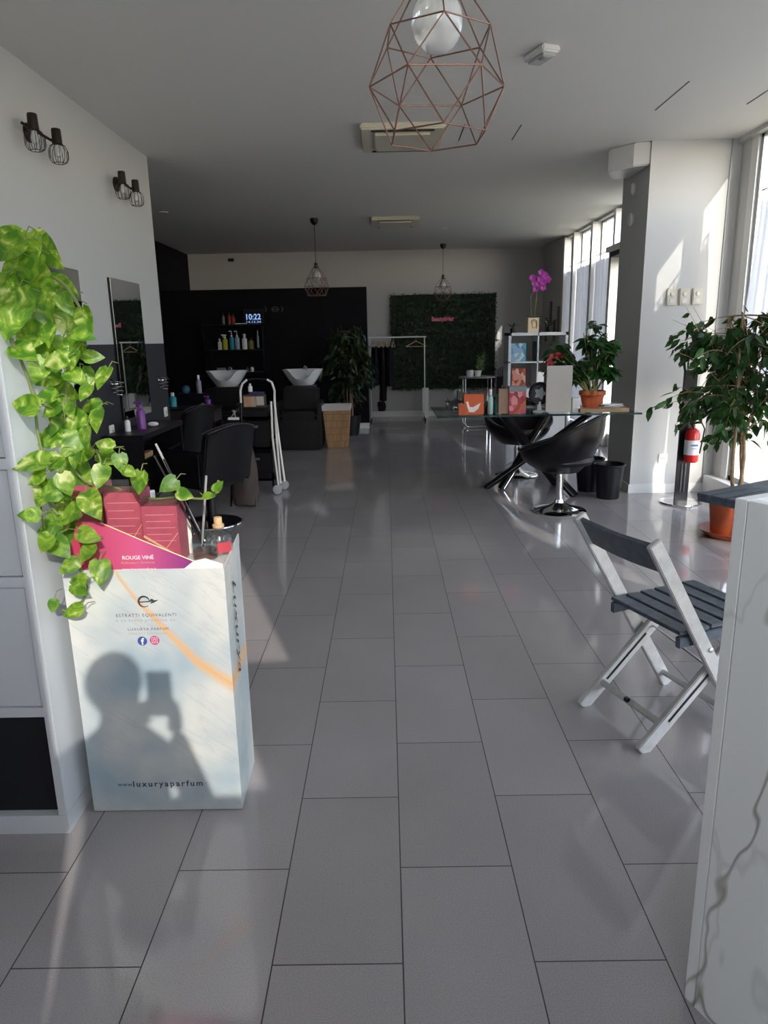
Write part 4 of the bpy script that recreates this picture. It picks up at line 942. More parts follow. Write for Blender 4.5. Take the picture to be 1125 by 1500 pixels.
for k in range(5):
    b = MB(); b.box((-.09, -.06, 0), (.09, .06, .004)); o = b.build('paper_sheet', [M_whtplastic, mat('photo_print', (.3, .28, .26), .4)][k % 2]); o.location = (at(893, 595, 6.08).x+.01*(k % 3-1), 6.06, zb+.001+k*.0055); o.rotation_euler = (0, 0, .25*k-.4)
    tag(o, 'loose leaflet in the small pile beside the terracotta pot on the table', 'leaflet', 'pile of leaflets on the wooden board')
# bushy plant
tp = thing('potted_plant', 'bushy dark green plant in a terracotta pot on the glass table', 'plant', (at(866, 590, 6.12).x, 6.10, zb))
b = MB(); b.lathe([(.075, 0), (.10, .10), (.112, .105), (.112, .14), (.10, .14), (.095, .11), (.001, .11)], (0, 0, 0), 28); b.build('pot', M_terra, tp, smooth=True)
R = random.Random(3); lf = MB(); st = MB(); pb = Vector(tp.location)+Vector((0, 0, .11))
for k in range(48):
    gx = R.uniform(-.38, .18); top = Vector((pb.x+gx, 6.1+R.uniform(-.17, .2), pb.z+R.uniform(.16, .62)*(1-.35*abs(gx)/.36)+.02))
    mid = pb.lerp(top, .5)+Vector((0, 0, .04)); pts = [pb+Vector((R.uniform(-.04, .04), R.uniform(-.04, .04), 0)), mid, top]; st.tube(pts, [.005, .004, .003], 6)
    for j in range(13):
        a = R.uniform(0, 2*PI); d = Vector((math.cos(a), math.sin(a), R.uniform(-.9, .3)))
        p = top.lerp(mid, R.uniform(0, .6))
        L_ = R.uniform(.07, .13)
        if p.x+d.x*L_ > 2.15 and p.y > 6.1: continue
        if p.x < 1.68 and p.y < 6.10: continue
        lf.leaf(p, d, (0, -.3, 1), L_, L_*.6, 'oval', .3, .2, 4)
st.build('stems', mat('green_brown_stem', (.12, .13, .05), .6), tp, smooth=True, world=True); lf.build('leaves', M_bush, tp, smooth=True, world=True, normals=False)
lf = MB()
for k in range(7): lf.leaf(at(812+R.uniform(-5, 5), 522+R.uniform(-8, 8), 6.1), (R.uniform(-1, 1), -.3, R.uniform(-1, .2)), (0, -1, .4), .06, .035, 'oval', .2, .2, 4)
lf.build('red_leaves', mat('red_leaf', (.35, .015, .02), .4), tp, smooth=True, world=True, normals=False)

# ------------------------------------------------------------------ white cube shelf behind the table
ks = thing('cube_shelf', 'white open cube shelf unit standing near the back right windows', 'shelf', (2.03, 9.6, 0))
w2, top = .395, 1.46
for z in (0, .335, .69, 1.045, 1.40):
    b = MB(); b.box((-w2, 0, z), (w2, .38, z+(.04 if z in (0, 1.40) else .018))); b.build('shelf', M_melamine, ks)
for x in (-w2, -.008, w2-.035):
    b = MB(); b.box((x, 0, 0), (x+(.035 if x != -.008 else .016), .38, 1.44)); b.build('upright', M_melamine, ks)
b = MB(); b.box((-w2+.035, -.005, .04), (-.01, .01, .335)); b.box((.01, -.005, .04), (w2-.035, .01, .335)); b.box((-w2+.035, -.005, .36), (-.01, .01, .69)); b.build('door', M_melamine, ks)
item('picture_box', 749, 771, 503, 9.66, .1, blotch('blue_teal_print', [(.10, .35, .45), (.25, .38, .55), (.5, .6, .62), (.06, .25, .38)], 16), 'blue printed box in the upper left cube of the white shelf', 'box', 1.065)
item('picture_box', 750, 770, 540, 9.66, .1, blotch('orange_print', [(.40, .10, .05), (.55, .25, .18), (.3, .05, .03), (.65, .4, .33)], 16), 'orange and pink printed box in the second cube of the white shelf', 'box', .71)
item('small_box', 786, 797, 545, 9.66, .1, M_whtplastic, 'small white box in the right cube of the white shelf', 'box', .71)
item('book', 784, 790, 500, 9.66, .16, mat('dark_cover', (.04, .05, .05), .5), 'dark book standing in the upper right cube of the white shelf', 'book', 1.065)
def orchid(loc, h, flowers, label, potm):
    t = thing('potted_orchid', label, 'plant', loc)
    b = MB(); b.box((-.075, -.05, 0), (.075, .05, .19)); b.build('pot', potm, t, bevel=.006)
    b = MB(); b.tube([(.01+.028*math.cos(2*PI*k/18), -.0515, .10+.042*math.sin(2*PI*k/18)) for k in range(18)], .003, 5, closed=True)
    b.tube([(-.03, -.0515, .12), (-.022, -.0515, .155), (.01, -.0515, .165), (.042, -.0515, .15), (.05, -.0515, .10), (.042, -.0515, .05)], .005, 5); b.build('face_drawing', mat('brown_ink', (.20, .09, .05), .6), t)
    R = random.Random(9); st = MB(); fl = MB(); lf = MB()
    for k in range(2):
        s = (-1)**k; P = [Vector((.02*s, 0, .19)), Vector((.04*s, 0, .19+h*.5)), Vector((.03+.10*k, 0, .19+h*.85)), Vector((.05+.08*s, -.02, .19+h))]; st.tube(P, .004, 6); st.build('stem', mat('pale_stem', (.22, .26, .12), .5) if 'pale_stem' not in bpy.data.materials else bpy.data.materials['pale_stem'], t); st = MB()
        for j in range(flowers):
            c = P[2].lerp(P[3], j/flowers*1.2)+Vector((R.uniform(-.10, .10), R.uniform(-.04, .02), R.uniform(-.13, .07)))
            for q in range(5):
                a = 2*PI*q/5+j; fl.leaf(c, (math.cos(a), -.3, math.sin(a)), (0, -1, 0), .048, .045, 'oval', .1, .1, 3)
    for k in range(4): lf.leaf((0, 0, .19), (math.cos(k*1.7+.3), math.sin(k*1.7)*.6, .35), (0, 0, 1), .16, .05, 'oval', .35, .2, 5)
    lf.build('leaves', M_bush, t, normals=False, smooth=True); 
    if flowers: fl.build('flowers', mat('magenta_petal', (.42, .03, .38), .5), t, normals=False)
    return t
orchid((at(781, 487, 9.7).x, 9.75, 1.44), .55, 7, 'magenta orchid in a cream pot with a face drawing on top of the white shelf', mat('cream_pot', (.75, .62, .42), .5))
t = thing('potted_succulent', 'small spiky dark plant in a dark pot on the left of the white shelf top', 'plant', (at(752, 486, 9.7).x, 9.75, 1.44))
b = MB(); b.lathe([(.03, 0), (.035, .06), (.03, .06)], n=16); b.build('pot', M_dkplastic, t)
b = MB()
for k in range(9): b.leaf((0, 0, .06), (math.cos(k*.7), math.sin(k*.7)*.5, .7), (0, 0, 1), .14, .02, 'oval', .35, .1, 4)
b.build('leaves', M_ficus2, t, normals=False)
t = thing('potted_succulent', 'small dark potted plant on the right of the white shelf top, by the wall', 'plant', (at(806, 487, 9.7).x, 9.78, 1.44))
b = MB(); b.lathe([(.03, 0), (.04, .07), (.035, .07)], n=16); b.build('pot', M_dkplastic, t)
b = MB()
for k in range(11): b.leaf((0, 0, .06), (math.cos(k*.9), math.sin(k*.9)*.5, 1.1), (0, 0, 1), .13, .03, 'oval', .3, .1, 4)
b.build('leaves', M_ficus2, t, normals=False)
for i, (y, z0, z1) in enumerate(((11.75, 1.45, 1.85), (12.0, 1.25, 1.65), (12.3, 1.6, 1.95), (12.6, 1.3, 1.7))):
    t = thing('wall_picture', ('narrow framed picture on the right wall beside the last window', 'narrow framed picture hung lower, second from the window on the right wall', 'narrow framed picture hung highest, third from the window on the right wall', 'narrow framed picture nearest the back corner on the right wall')[i], 'picture', (XR, y, z0))
    b = MB(); b.box((-.02, -.06, 0), (0, .06, z1-z0)); b.build('frame', mat('brown_frame', (.12, .08, .07), .5), t)
    b = MB(); b.box((-.022, -.045, .02), (-.02, .045, z1-z0-.02)); b.build('print', mat('muted_print', (.22, .19, .18), .5), t)

# ------------------------------------------------------------------ green hedge panel and neon name
hg = thing('hedge_panel', 'large artificial green hedge panel on the white back wall', 'wall panel', (1.03, YB-.03, .50))
b = MB(); b.box((-.93, -.03, 0), (.93, 0, 1.64)); b.build('backing', M_grass, hg)
R = random.Random(11); b = MB()
for k in range(11000):
    x = R.uniform(-.94, .94); z = R.uniform(-.01, 1.66); a = R.uniform(0, 2*PI)
    b.leaf4((x, -.03-R.uniform(0, .03), z), (math.cos(a)*.8, -R.uniform(.3, 1), math.sin(a)*.8-.2), (0, -.4, 1), R.uniform(.03, .05), R.uniform(.014, .024))
b.build('leaves', M_grass, hg, normals=False, kind='stuff')
p = at(649, 468, YB-.1)
sg = thing('neon_sign', 'pink neon lettering on the green hedge panel', 'sign', (p.x, YB-.10, p.z))
o = text('lettering', 'Beauty&Hair', (p.x, YB-.10, p.z), .40, mat('pink_neon', (.55, .12, .2), .4, emis=(.9, .16, .28), es=.10), sg, bold=.03, height=.10)

# ------------------------------------------------------------------ clothes rack
rk = thing('clothes_rack', 'white metal clothes rack on castors in front of the green hedge panel', 'rack', (.195, 12.4, 0))
b = MB(); b.tube([(-.50, 0, 1.42), (.50, 0, 1.42)], .013, 10); b.build('top_rail', M_trim, rk)
for x in (-.47, .47):
    b = MB(); b.tube([(x, 0, .06), (x, 0, 1.42)], .011, 10); b.build('upright', M_trim, rk)
    b = MB(); b.tube([(x, -.2, .07), (x, .2, .07)], .011, 10); b.build('foot', M_trim, rk)
    for y in (-.2, .2):
        b = MB(); b.lathe([(.025, -.01), (.025, .01)], (0, 0, 0), 14, Matrix.Translation((x, y, .025)) @ Matrix.Rotation(PI/2, 4, 'Y')); b.build('castor', M_dkplastic, rk)
b = MB(); b.tube([(-.47, 0, .15), (.47, 0, .15)], .010, 10); b.build('lower_rail', M_trim, rk)
def hanger(loc, rz, label, group=None):
    t = thing('clothes_hanger', label, 'hanger', loc, rz, group)
    b = MB(); b.tube([(-.19, 0, -.16), (0, 0, -.07), (.19, 0, -.16)], .008, 7); b.tube([(-.19, 0, -.16), (.19, 0, -.16)], .006, 7); b.build('shoulders', M_wood, t)
    b = MB(); b.tube([(0, 0, -.07), (0, 0, -.02), (.018, 0, .0), (.012, 0, .02), (-.008, 0, .018)], .0025, 6); b.build('hook', M_steel, t)
    return t
h0 = hanger((.52, 12.4, 1.42), .35, 'wooden clothes hanger hanging alone in front of the hedge panel')
for k in range(8): dup(h0, (-.22+.05*k, 12.4, 1.42), 1.3+.1*(k % 3), 'wooden clothes hanger bunched with others at the left end of the rack', 'hangers bunched on the rack')
def garment(x, z1, z0, w1, w0, m, label):
    b = MB(); n = 16; rows = []
    for j in range(10):
        u = j/9; z = z1+(z0-z1)*u; w_ = (w1+(w0-w1)*u)*(.55 if j == 0 else 1)
        rows.append([b.bm.verts.new((x+.050*math.cos(2*PI*k/n)*(1+.5*math.sin(4*k+u*3)), 12.4+w_/2*math.sin(2*PI*k/n), z)) for k in range(n)])
    for r1, r2 in zip(rows, rows[1:]):
        for k in range(n): b.bm.faces.new((r1[k], r1[(k+1) % n], r2[(k+1) % n], r2[k]))
    b.bm.faces.new(rows[0]); b.bm.faces.new(rows[-1][::-1])
    tag(b.build('garment', m, smooth=True), label, 'clothing')
M_navy = mat('navy_cloth', (.008, .010, .02), .9); M_blkcl = mat('black_cloth_soft', (.006, .006, .007), .9)
garment(-.18, 1.27, .62, .42, .44, M_navy, 'dark navy coat hanging leftmost on the clothes rack')
garment(-.06, 1.27, .35, .42, .40, M_blkcl, 'long black coat hanging in the middle of the clothes rack group')
garment(.06, 1.27, .60, .40, .42, M_navy, 'dark navy jacket hanging rightmost of the clothes on the rack')
garment(-.09, .33, .17, .20, .16, mat('wine_cloth', (.03, .006, .012), .9), 'dark wine scarf hanging lowest between the coats')
# hanging fern strand
b = MB(); R = random.Random(2)
for k in range(160):
    z = .95+R.uniform(-.42, .42); b.leaf4((.69+R.uniform(-.03, .04), 12.76+R.uniform(-.03, .03), z), (R.uniform(-1, 1), R.uniform(-1, .5), R.uniform(-1, .5)), (0, 0, 1), .07, .015)
b.tube([(.69, 12.76, 1.37), (.69, 12.76, .53)], .004, 5)
tag(b.build('hanging_vine', M_bush, normals=False), 'thin green trailing vine hanging beside the right post of the clothes rack', 'plant')
b = MB(); b.box((.64, 12.70, 0), (.75, 12.82, .53)); tag(b.build('white_pedestal', M_trim, bevel=.003), 'narrow white pedestal under the trailing vine, behind the rack post', 'pedestal')

# ------------------------------------------------------------------ small round table by the hedge
rt = thing('side_table', 'small round grey table with bent chrome tube legs by the hedge panel', 'table', (1.42, 11.2, 0))
b = MB(); b.lathe([(.28, .775), (.285, .785), (.28, .80)], n=40); b.build('table_top', mat('grey_top', (.35, .34, .33), .3), rt, smooth=True)
for y in (-.18, .18):
    b = MB(); b.tube([(-.2, y, .77), (-.2, y, .08), (-.17, y, .03), (-.1, y, .02), (.1, y, .02), (.17, y, .03), (.2, y, .08), (.2, y, .77)], .012, 8); b.build('leg_frame', M_chrome, rt, smooth=True)
t = thing('potted_plant', 'small bright green plant in a white pot on the round side table', 'plant', (1.43, 11.15, .80))
b = MB(); b.lathe([(.04, 0), (.06, .09), (.055, .09), (.001, .08)], n=20); b.build('pot', M_whtplastic, t, smooth=True)
b = MB(); R = random.Random(4)
for k in range(60): b.leaf4((R.uniform(-.03, .05)+.0004*k, R.uniform(-.03, .03), .09+.0038*k), (R.uniform(-1, 1), R.uniform(-1, 1), R.uniform(0, .8)), (0, 0, 1), .045, .03)
b.build('leaves', leafmat('fresh_leaf', (.10, .25, .04), (.2, .4, .08), .3), t, normals=False)
b = MB(); b.lathe([(.05, 0), (.06, .07), (.05, .10), (.03, .10)], (1.30, 11.1, .80), 20); tag(b.build('white_cup', M_whtplastic, smooth=True), 'white cup at the left on the round side table', 'cup')
b = MB(); b.box((1.20, 10.95, .801), (1.36, 11.05, .803)); tag(b.build('paper_sheet', M_whtplastic), 'single white sheet at the front of the round side table', 'paper')
t = thing('desk_organiser', 'black desk organiser with pens right of the small green plant', 'organiser', (1.88, 11.3, .0))
b = MB(); b.box((-.12, -.1, 0), (.12, .1, .78)); b.build('stand', M_dkplastic, t)
b = MB()
for k in range(8): b.beam((-.1+.028*k, 0, .78), (-.12+.033*k, -.02, .90+.02*(k % 3)), .01, .01, (0, 1, 0))
b.build('pens', M_dkplastic, t)
t = thing('tool_tangle', 'tangle of dark wire ornaments standing at the left end of the glass table', 'ornament', (at(668, 605, 6.1).x, 6.1, TZ))
b = MB(); R = random.Random(8)
for k in range(26):
    p = [Vector((R.uniform(-.1, .1), R.uniform(-.05, .05), R.uniform(.01, .13))) for _ in range(3)]; b.tube([p[0], p[1], p[2]], .004, 5)
b.tube([(-.1, 0, .004), (.1, 0, .004)], .004, 5)
b.build('wires', mat('grey_wire', (.08, .09, .09), .3, .6), t)
b = MB()
for k in range(9): b.leaf4((R.uniform(-.08, .08), 0, R.uniform(.03, .14)), (R.uniform(-1, 1), -.3, R.uniform(-1, 1)), (0, -1, 0), .045, .02)
b.build('metal_leaves', M_steel, t, normals=False)
for k in range(4):
    o = item('catalogue', 671+k*3, 673.5+k*3, 573+k, 6.25, .12, mat('spine_%s' % 'abcd'[k], [(.1, .14, .12), (.16, .15, .13), (.08, .1, .1), (.2, .2, .18)][k], .5), 'thin dark catalogue standing upright behind the orange bag', 'book', group='catalogues behind the orange bag')

# ------------------------------------------------------------------ dark ficus and wicker basket
f2 = thing('potted_ficus', 'dark bushy fig tree standing before the black partition wall', 'plant', (-.55, 10.55, 0))
b = MB(); b.lathe([(.12, 0), (.16, .30), (.165, .30), (.15, .28), (.001, .27)], n=24); b.build('pot', M_dkplastic, f2, smooth=True)
tree(f2, (-.55, 10.55, .28), 3, (-.56, 10.55, 1.08), (.42, .36, .72), 95, 13, .12, M_ficus2, M_bark, 12, .3, None, .6)
bk = thing('laundry_basket', 'tapered wicker laundry basket with a white liner by the wash unit', 'basket', (-.665, 9.38, 0))
def wicker():
    m = bpy.data.materials.new('wicker'); m.use_nodes = True; n = m.node_tree.nodes; L = m.node_tree.links; b_ = n['Principled BSDF']
    tc = n.new('ShaderNodeTexCoord'); br = n.new('ShaderNodeTexBrick'); br.inputs['Scale'].default_value = 1; br.inputs['Brick Width'].default_value = .022; br.inputs['Row Height'].default_value = .09; br.inputs['Mortar Size'].default_value = .0022; br.offset = 0
    br.inputs['Color1'].default_value = (.40, .22, .10, 1); br.inputs['Color2'].default_value = (.50, .30, .15, 1); br.inputs['Mortar'].default_value = (.16, .09, .04, 1)
    sp = n.new('ShaderNodeSeparateXYZ'); cb = n.new('ShaderNodeCombineXYZ'); ad = n.new('ShaderNodeMath'); ad.operation = 'ADD'; L.new(tc.outputs['Object'], sp.inputs[0]); L.new(sp.outputs[0], ad.inputs[0]); L.new(sp.outputs[1], ad.inputs[1]); L.new(ad.outputs[0], cb.inputs[0]); L.new(sp.outputs[2], cb.inputs[1]); L.new(cb.outputs[0], br.inputs['Vector'])
    L.new(br.outputs[0], b_.inputs['Base Color']); S(b_, 'Roughness', .6); return m
b = MB(); 
lo = [(-.135, -.13), (.135, -.13), (.135, .13), (-.135, .13)]; hi = [(-.18, -.165), (.18, -.165), (.18, .165), (-.18, .165)]
A_ = [b.bm.verts.new((x, y, 0)) for x, y in lo]; B_ = [b.bm.verts.new((x, y, .50)) for x, y in hi]
b.bm.faces.new(A_[::-1]); b.bm.faces.new(B_)
for i in range(4): b.bm.faces.new((A_[i], A_[(i+1) % 4], B_[(i+1) % 4], B_[i]))
b.build('basket_body', wicker(), bk, bevel=.008)
b = MB(); A_ = [b.bm.verts.new((x*1.02, y*1.02, .495)) for x, y in hi]; B_ = [b.bm.verts.new((x*1.05, y*1.05, .56)) for x, y in hi]; C_ = [b.bm.verts.new((x*.95, y*.95, .56)) for x, y in hi]; D_ = [b.bm.verts.new((x*.9, y*.9, .51)) for x, y in hi]
for P, Q in ((A_, B_), (B_, C_), (C_, D_)):
    for i in range(4): b.bm.faces.new((P[i], P[(i+1) % 4], Q[(i+1) % 4], Q[i]))
b.bm.faces.new(D_); b.build('liner', mat('white_liner', (.62, .60, .58), .8), bk)

# ------------------------------------------------------------------ wash units
def wash_unit(loc, label):
    t = thing('wash_unit', label, 'wash chair', loc)
    b = MB(); b.box((-.28, 0, .01), (.28, .5, .40)); b.build('seat_base', M_blkfab, t, bevel=.02)
    b = MB(); b.box((-.24, .0, .40), (.24, .46, .50)); b.build('seat', M_blkfab, t, bevel=.03)
    b = MB(); b.box((-.24, .42, .45), (.24, .54, .80)); b.build('backrest', M_blkfab, t, bevel=.03)
    for x in (-.30, .24):
        b = MB(); b.box((x, 0, .02), (x+.06, .52, .62)); b.build('armrest', M_blkfab, t, bevel=.015)
    b = MB(); b.box((-.17, .55, 0), (.17, .95, .80)); b.build('column', M_dkplastic, t, bevel=.01)
    # porcelain bowl: rim low at the front centre (neck notch)
    s = MB(); n = 48; m_ = 8; out = []; inn = []
    for j in range(m_+1):
        v = j/m_; ro = []; ri = []
        for k in range(n):
            a = 2*PI*k/n; fr = max(0, -math.sin(a))
            notch = math.exp(-(((a-1.5*PI))/.50)**4)
            side = abs(math.cos(a))
            rim = 1.01-.125*notch+.015*side*fr
            z = .785+(rim-.785)*v
            rx = .12+.16*v**.8; ry = .13+.12*v**.8
            c_, s_ = math.cos(a), math.sin(a)
            ex_ = 2.6; q = (abs(c_)**ex_+abs(s_)**ex_)**(-1/ex_)
            ro.append(s.bm.verts.new((rx*c_*q, .76+ry*s_*q, z)))
            iv = max(v, .0); ri.append(s.bm.verts.new(((rx-.02)*c_*q, .76+(ry-.02)*s_*q, max(.83, z) if v > 0 else .83)))
        out.append(ro); inn.append(ri)
    for G in (out, inn):
        for r1, r2 in zip(G, G[1:]):
            for k in range(n): s.bm.faces.new((r1[k], r1[(k+1) % n], r2[(k+1) % n], r2[k]))
    for k in range(n): s.bm.faces.new((out[-1][k], out[-1][(k+1) % n], inn[-1][(k+1) % n], inn[-1][k]))
    s.bm.faces.new(out[0][::-1]); s.bm.faces.new(inn[0])
    s.build('basin', M_porc, t, smooth=True)
    b = MB(); b.tube([(.03, .95, .99), (.03, .93, 1.05), (.02, .86, 1.05), (.0, .82, 1.0)], .012, 8); b.build('tap', M_chrome, t, smooth=True)
    return t
wash_unit((-1.15, 9.08, 0), 'black wash chair with a white porcelain basin, right one by the wicker basket')
wash_unit((-2.20, 9.08, 0), 'black wash chair with a white porcelain basin, left one behind the trolley')

# wall shelf with bottles on the black partition
sh = thing('wall_shelf', 'black open shelf unit on the black partition above the left basin', 'shelf', (-2.35, 11.3, .9))
xs0 = at(300, 512, 11.1).x; xs1 = at(388, 512, 11.1).x; zsA = at(345, 512, 11.1).z; zsB = at(345, 475, 11.1).z; zsC = at(345, 545, 11.1).z
for z in (zsA, zsB, zsC):
    b = MB(); b.box((xs0, 11.02, z-.02), (xs1, 11.295, z)); b.build('shelf', M_dkplastic, sh, world=True)
for x in (xs0, xs1-.02):
    b = MB(); b.box((x, 11.02, zsC-.02), (x+.02, 11.295, zsB+.02)); b.build('side_panel', M_dkplastic, sh, world=True)
def shb(px, pyt, z, r, m, cm, lb, **k):
    p = at(px, pyt, 11.12); bottle((p.x, 11.12, z), p.z-z, r, m, cm, lb, **k)
shb(321.5, 496, zsA, .03, M_whtplastic, M_whtplastic, 'small white bottle, leftmost on the middle shelf of the black wall unit')
shb(329, 490, zsA, .04, M_yell, M_whtplastic, 'yellow spray bottle on the middle shelf of the black wall unit', spray=True)
shb(338.5, 484, zsA, .036, M_tealb, M_whtplastic, 'turquoise pump bottle on the middle shelf of the black wall unit', pump=True)
shb(346.5, 484, zsA, .036, M_ltblue, M_whtplastic, 'light blue pump bottle on the middle shelf of the black wall unit', pump=True)
shb(357.5, 489, zsA, .040, M_whtplastic, M_whtplastic, 'white squeeze tube on the middle shelf of the black wall unit', name='squeeze_tube', cat='tube')
shb(367, 494, zsA, .045, mat('olive_plastic', (.20, .17, .04), .4), M_dkplastic, 'olive jar with a brush on the middle shelf of the black wall unit', name='jar', cat='jar')
shb(377, 484, zsA+.02, .018, M_ltblue, M_ltblue, 'thin pale tube, rightmost on the middle shelf of the black wall unit', name='squeeze_tube', cat='tube')
shb(326.5, 458, zsB, .022, mat('grey_green_plastic', (.12, .17, .15), .4), M_dkplastic, 'grey green bottle on the top shelf of the black wall unit')
shb(335, 457, zsB, .03, mat('dark_red_plastic', (.22, .015, .01), .4), M_dkplastic, 'dark red bottle on the left of the top shelf of the black wall unit')
shb(341, 460, zsB, .03, bpy.data.materials['dark_red_plastic'], M_dkplastic, 'dark red bottle nearer the clock on the top shelf of the black wall unit')
shb(369, 535, zsC, .03, M_whtplastic, M_dkplastic, 'white bottle on the lowest shelf of the black wall unit')
shb(362, 537, zsC, .03, mat('grey_glass_b', (.1, .11, .12), .2), M_dkplastic, 'grey bottle on the lowest shelf of the black wall unit')
p = at(352, 472, 11.05); b = MB(); b.box((-.09, 0, 0), (.09, .05, .012)); o = b.build('comb_case', M_whtplastic); o.location = (p.x, 11.05, zsB+.001); tag(o, 'thin pale comb case at the front of the top shelf of the black wall unit', 'case')
p = at(371, 467, 11.05)
ck = thing('digital_clock', 'black digital clock with blue glowing digits on the top shelf', 'clock', (p.x, 11.08, zsB))
b = MB(); b.box((-.15, 0, 0), (.15, .04, .22)); b.build('case', M_dkplastic, ck, bevel=.004)
M_led = mat('blue_led', (.2, .35, .9), .4, emis=(.35, .55, 1), es=.9)
text('digits', '10:22', (p.x, 11.078, at(371, 464, 11.078).z), .22, M_led, ck, bold=.015, height=.085)
text('digits', '14.12.24', (p.x, 11.078, at(371, 471.5, 11.078).z), .22, M_led, ck, height=.03)
for i, (px, s_) in enumerate(((389, 'E'), (403, 'S'), (413, 'S'))):
    pp = at(px, 453, 11.28); o = text('wall_ornament', ')', pp, .035, mat('dim_silver_%s' % 'abc'[i], (.12, .12, .12), .3, .5), None, height=.09) if i != 1 else None
    if o is None:
        b = MB(); b.tube([(pp.x+.05*math.cos(2*PI*k/20), 11.29, pp.z+.035*math.sin(2*PI*k/20)) for k in range(20)], .006, 6, closed=True); b.beam((pp.x-.05, 11.29, pp.z), (pp.x+.05, 11.29, pp.z), .008, .008, (0, 1, 0)); o = b.build('wall_ornament', mat('dim_silver', (.12, .12, .12), .3, .5))
    tag(o, ('small silver ornament on the black partition, nearest the clock', 'round silver ornament on the black partition, middle of three', 'small silver ornament on the black partition, farthest right of three')[i], 'ornament')
t = thing('small_box', 'small pinkish box behind the left basin', 'box', (at(324, 543, 10.3).x, 10.3, 0))
b = MB(); b.box((-.06, 0, .92), (.06, .06, at(324, 539, 10.3).z)); b.build('carton', mat('dusty_pink', (.25, .16, .18), .6), t)
b = MB(); b.box((-.3, -.1, 0), (.3, .2, .92)); b.build('low_stand', M_black, t)

# ------------------------------------------------------------------ trolley
tr = thing('salon_trolley', 'black salon trolley with white tube handles beside the styling chair', 'trolley', (-1.24, 6.65, 0))
for z in (.12, .42, .70):
    b = MB(); b.box((-.19, -.2, z), (.17, .2, z+.02)); b.box((-.19, -.2, z), (-.18, .2, z+.07)); b.box((.16, -.2, z), (.17, .2, z+.07)); b.box((-.19, -.2, z), (.17, -.19, z+.07)); b.build('tray', M_dkplastic, tr)
for z in (.20, .50):
    b = MB(); b.box((-.17, -.205, z), (.15, .18, z+.18)); o = b.build('drawer', M_dkplastic, tr, bevel=.006)
    b = MB(); b.box((-.05, -.215, z+.12), (.05, -.205, z+.14)); b.build('handle', M_steel, o)
for x in (-.18, .16):
    b = MB(); b.box((x-.008, -.2, .06), (x+.008, -.18, .72)); b.build('corner_post', M_dkplastic, tr)
for x in (-.18, .16):
    for y in (-.18, .18):
        b = MB(); b.lathe([(.028, -.01), (.028, .01)], (0, 0, 0), 16, Matrix.Translation((x, y, .028)) @ Matrix.Rotation(PI/2, 4, 'Y')); b.tube([(x, y, .05), (x, y, .12)], .008, 6); b.build('castor', M_dkplastic, tr)
b = MB(); b.box((-.13, -.12, .72), (.12, .12, .80)); b.build('top_drawer', M_dkplastic, tr, bevel=.006)
# white folded walking frame leaning at the right
wf = thing('folded_clothes_airer', 'white tubular folded frame with grey castors standing at the trolley', 'frame', (-1.06, 6.55, 0))
PP = lambda x, y, Y=6.42: at(x, y, Y)
for pts in ([(353, 590), (352, 572), (355, 562), (362, 556)], [(391, 556), (398, 560), (402, 572), (402, 590), (408, 640), (417, 705)], [(402, 580), (405, 640), (411, 708)], [(397, 588), (399, 640), (408, 712)]):
    b = MB(); b.tube([PP(*q) for q in pts], .010, 8); b.build('tube', M_trim, wf, smooth=True, world=True)
b = MB(); b.tube([PP(353, 588), PP(355, 640), PP(358, 700)], .008, 8); b.tube([PP(362, 556), PP(376, 555), PP(391, 556)], .006, 8); b.build('cross_tube', M_dkplastic, wf, world=True)
for (px, py, Y) in ((406, 711, 6.40), (416, 704, 6.62)):
    p = at(px, py, Y); p.z = max(p.z, .045)
    b = MB(); b.lathe([(.015, -.016), (.04, -.014), (.045, -.008), (.045, .008), (.04, .014), (.015, .016)], (0, 0, 0), 24, Matrix.Translation((p.x, p.y, .046)) @ Matrix.Rotation(.2, 4, 'Z') @ Matrix.Rotation(PI/2, 4, 'X')); b.build('castor', mat('grey_castor', (.35, .36, .38), .4) if 'grey_castor' not in bpy.data.materials else bpy.data.materials['grey_castor'], wf, smooth=True, world=True)
# on the trolley
t = thing('product_box', 'printed hair colour box with a face picture on top of the trolley', 'box', (-1.22, 6.5, .80))
b = MB(); b.box((-.10, 0, 0), (.10, .08, .115)); b.build('carton', mat('dark_card', (.05, .04, .035), .5), t, bevel=.002)
b = MB(); b.box((-.095, -.002, .008), (-.03, 0, .10)); b.build('picture', mat('tan_print', (.40, .24, .14), .5), t)
b = MB(); b.box((-.03, -.002, .008), (.015, 0, .10)); b.build('picture', mat('pinkish_print', (.40, .28, .24), .5), t)
b = MB(); b.box((.02, -.002, .02), (.09, 0, .10)); b.build('text_panel', mat('pale_print_panel', (.45, .43, .38), .5), t)
b = MB(); b.box((-.07, -.03, 0), (.07, .05, .02)); o = b.build('wipes_pack', mat('blue_pack', (.03, .03, .12), .4), bevel=.006); o.location = (-1.2, 6.55, .918); tag(o, 'dark blue packet lying on top of the printed box on the trolley', 'packet')
bottle((-1.26, 6.56, .94), .075, .02, M_whtplastic, M_whtplastic, 'small white bottle on top of the packet on the trolley')
t = thing('hair_clips', 'cluster of silver hair clips on the left of the trolley', 'clips', (at(342, 597, 6.45).x, 6.45, .72))
b = MB(); R = random.Random(6)
for k in range(8): b.tube([(R.uniform(-.03, .03), R.uniform(-.03, .03), 0), (R.uniform(-.03, .03), 0, .05+R.uniform(0, .02))], .0035, 6)
b.build('clips', M_steel, t); b = MB(); b.box((-.05, -.04, -.02), (.05, .04, .0)); b.build('tray', M_whtplastic, t)

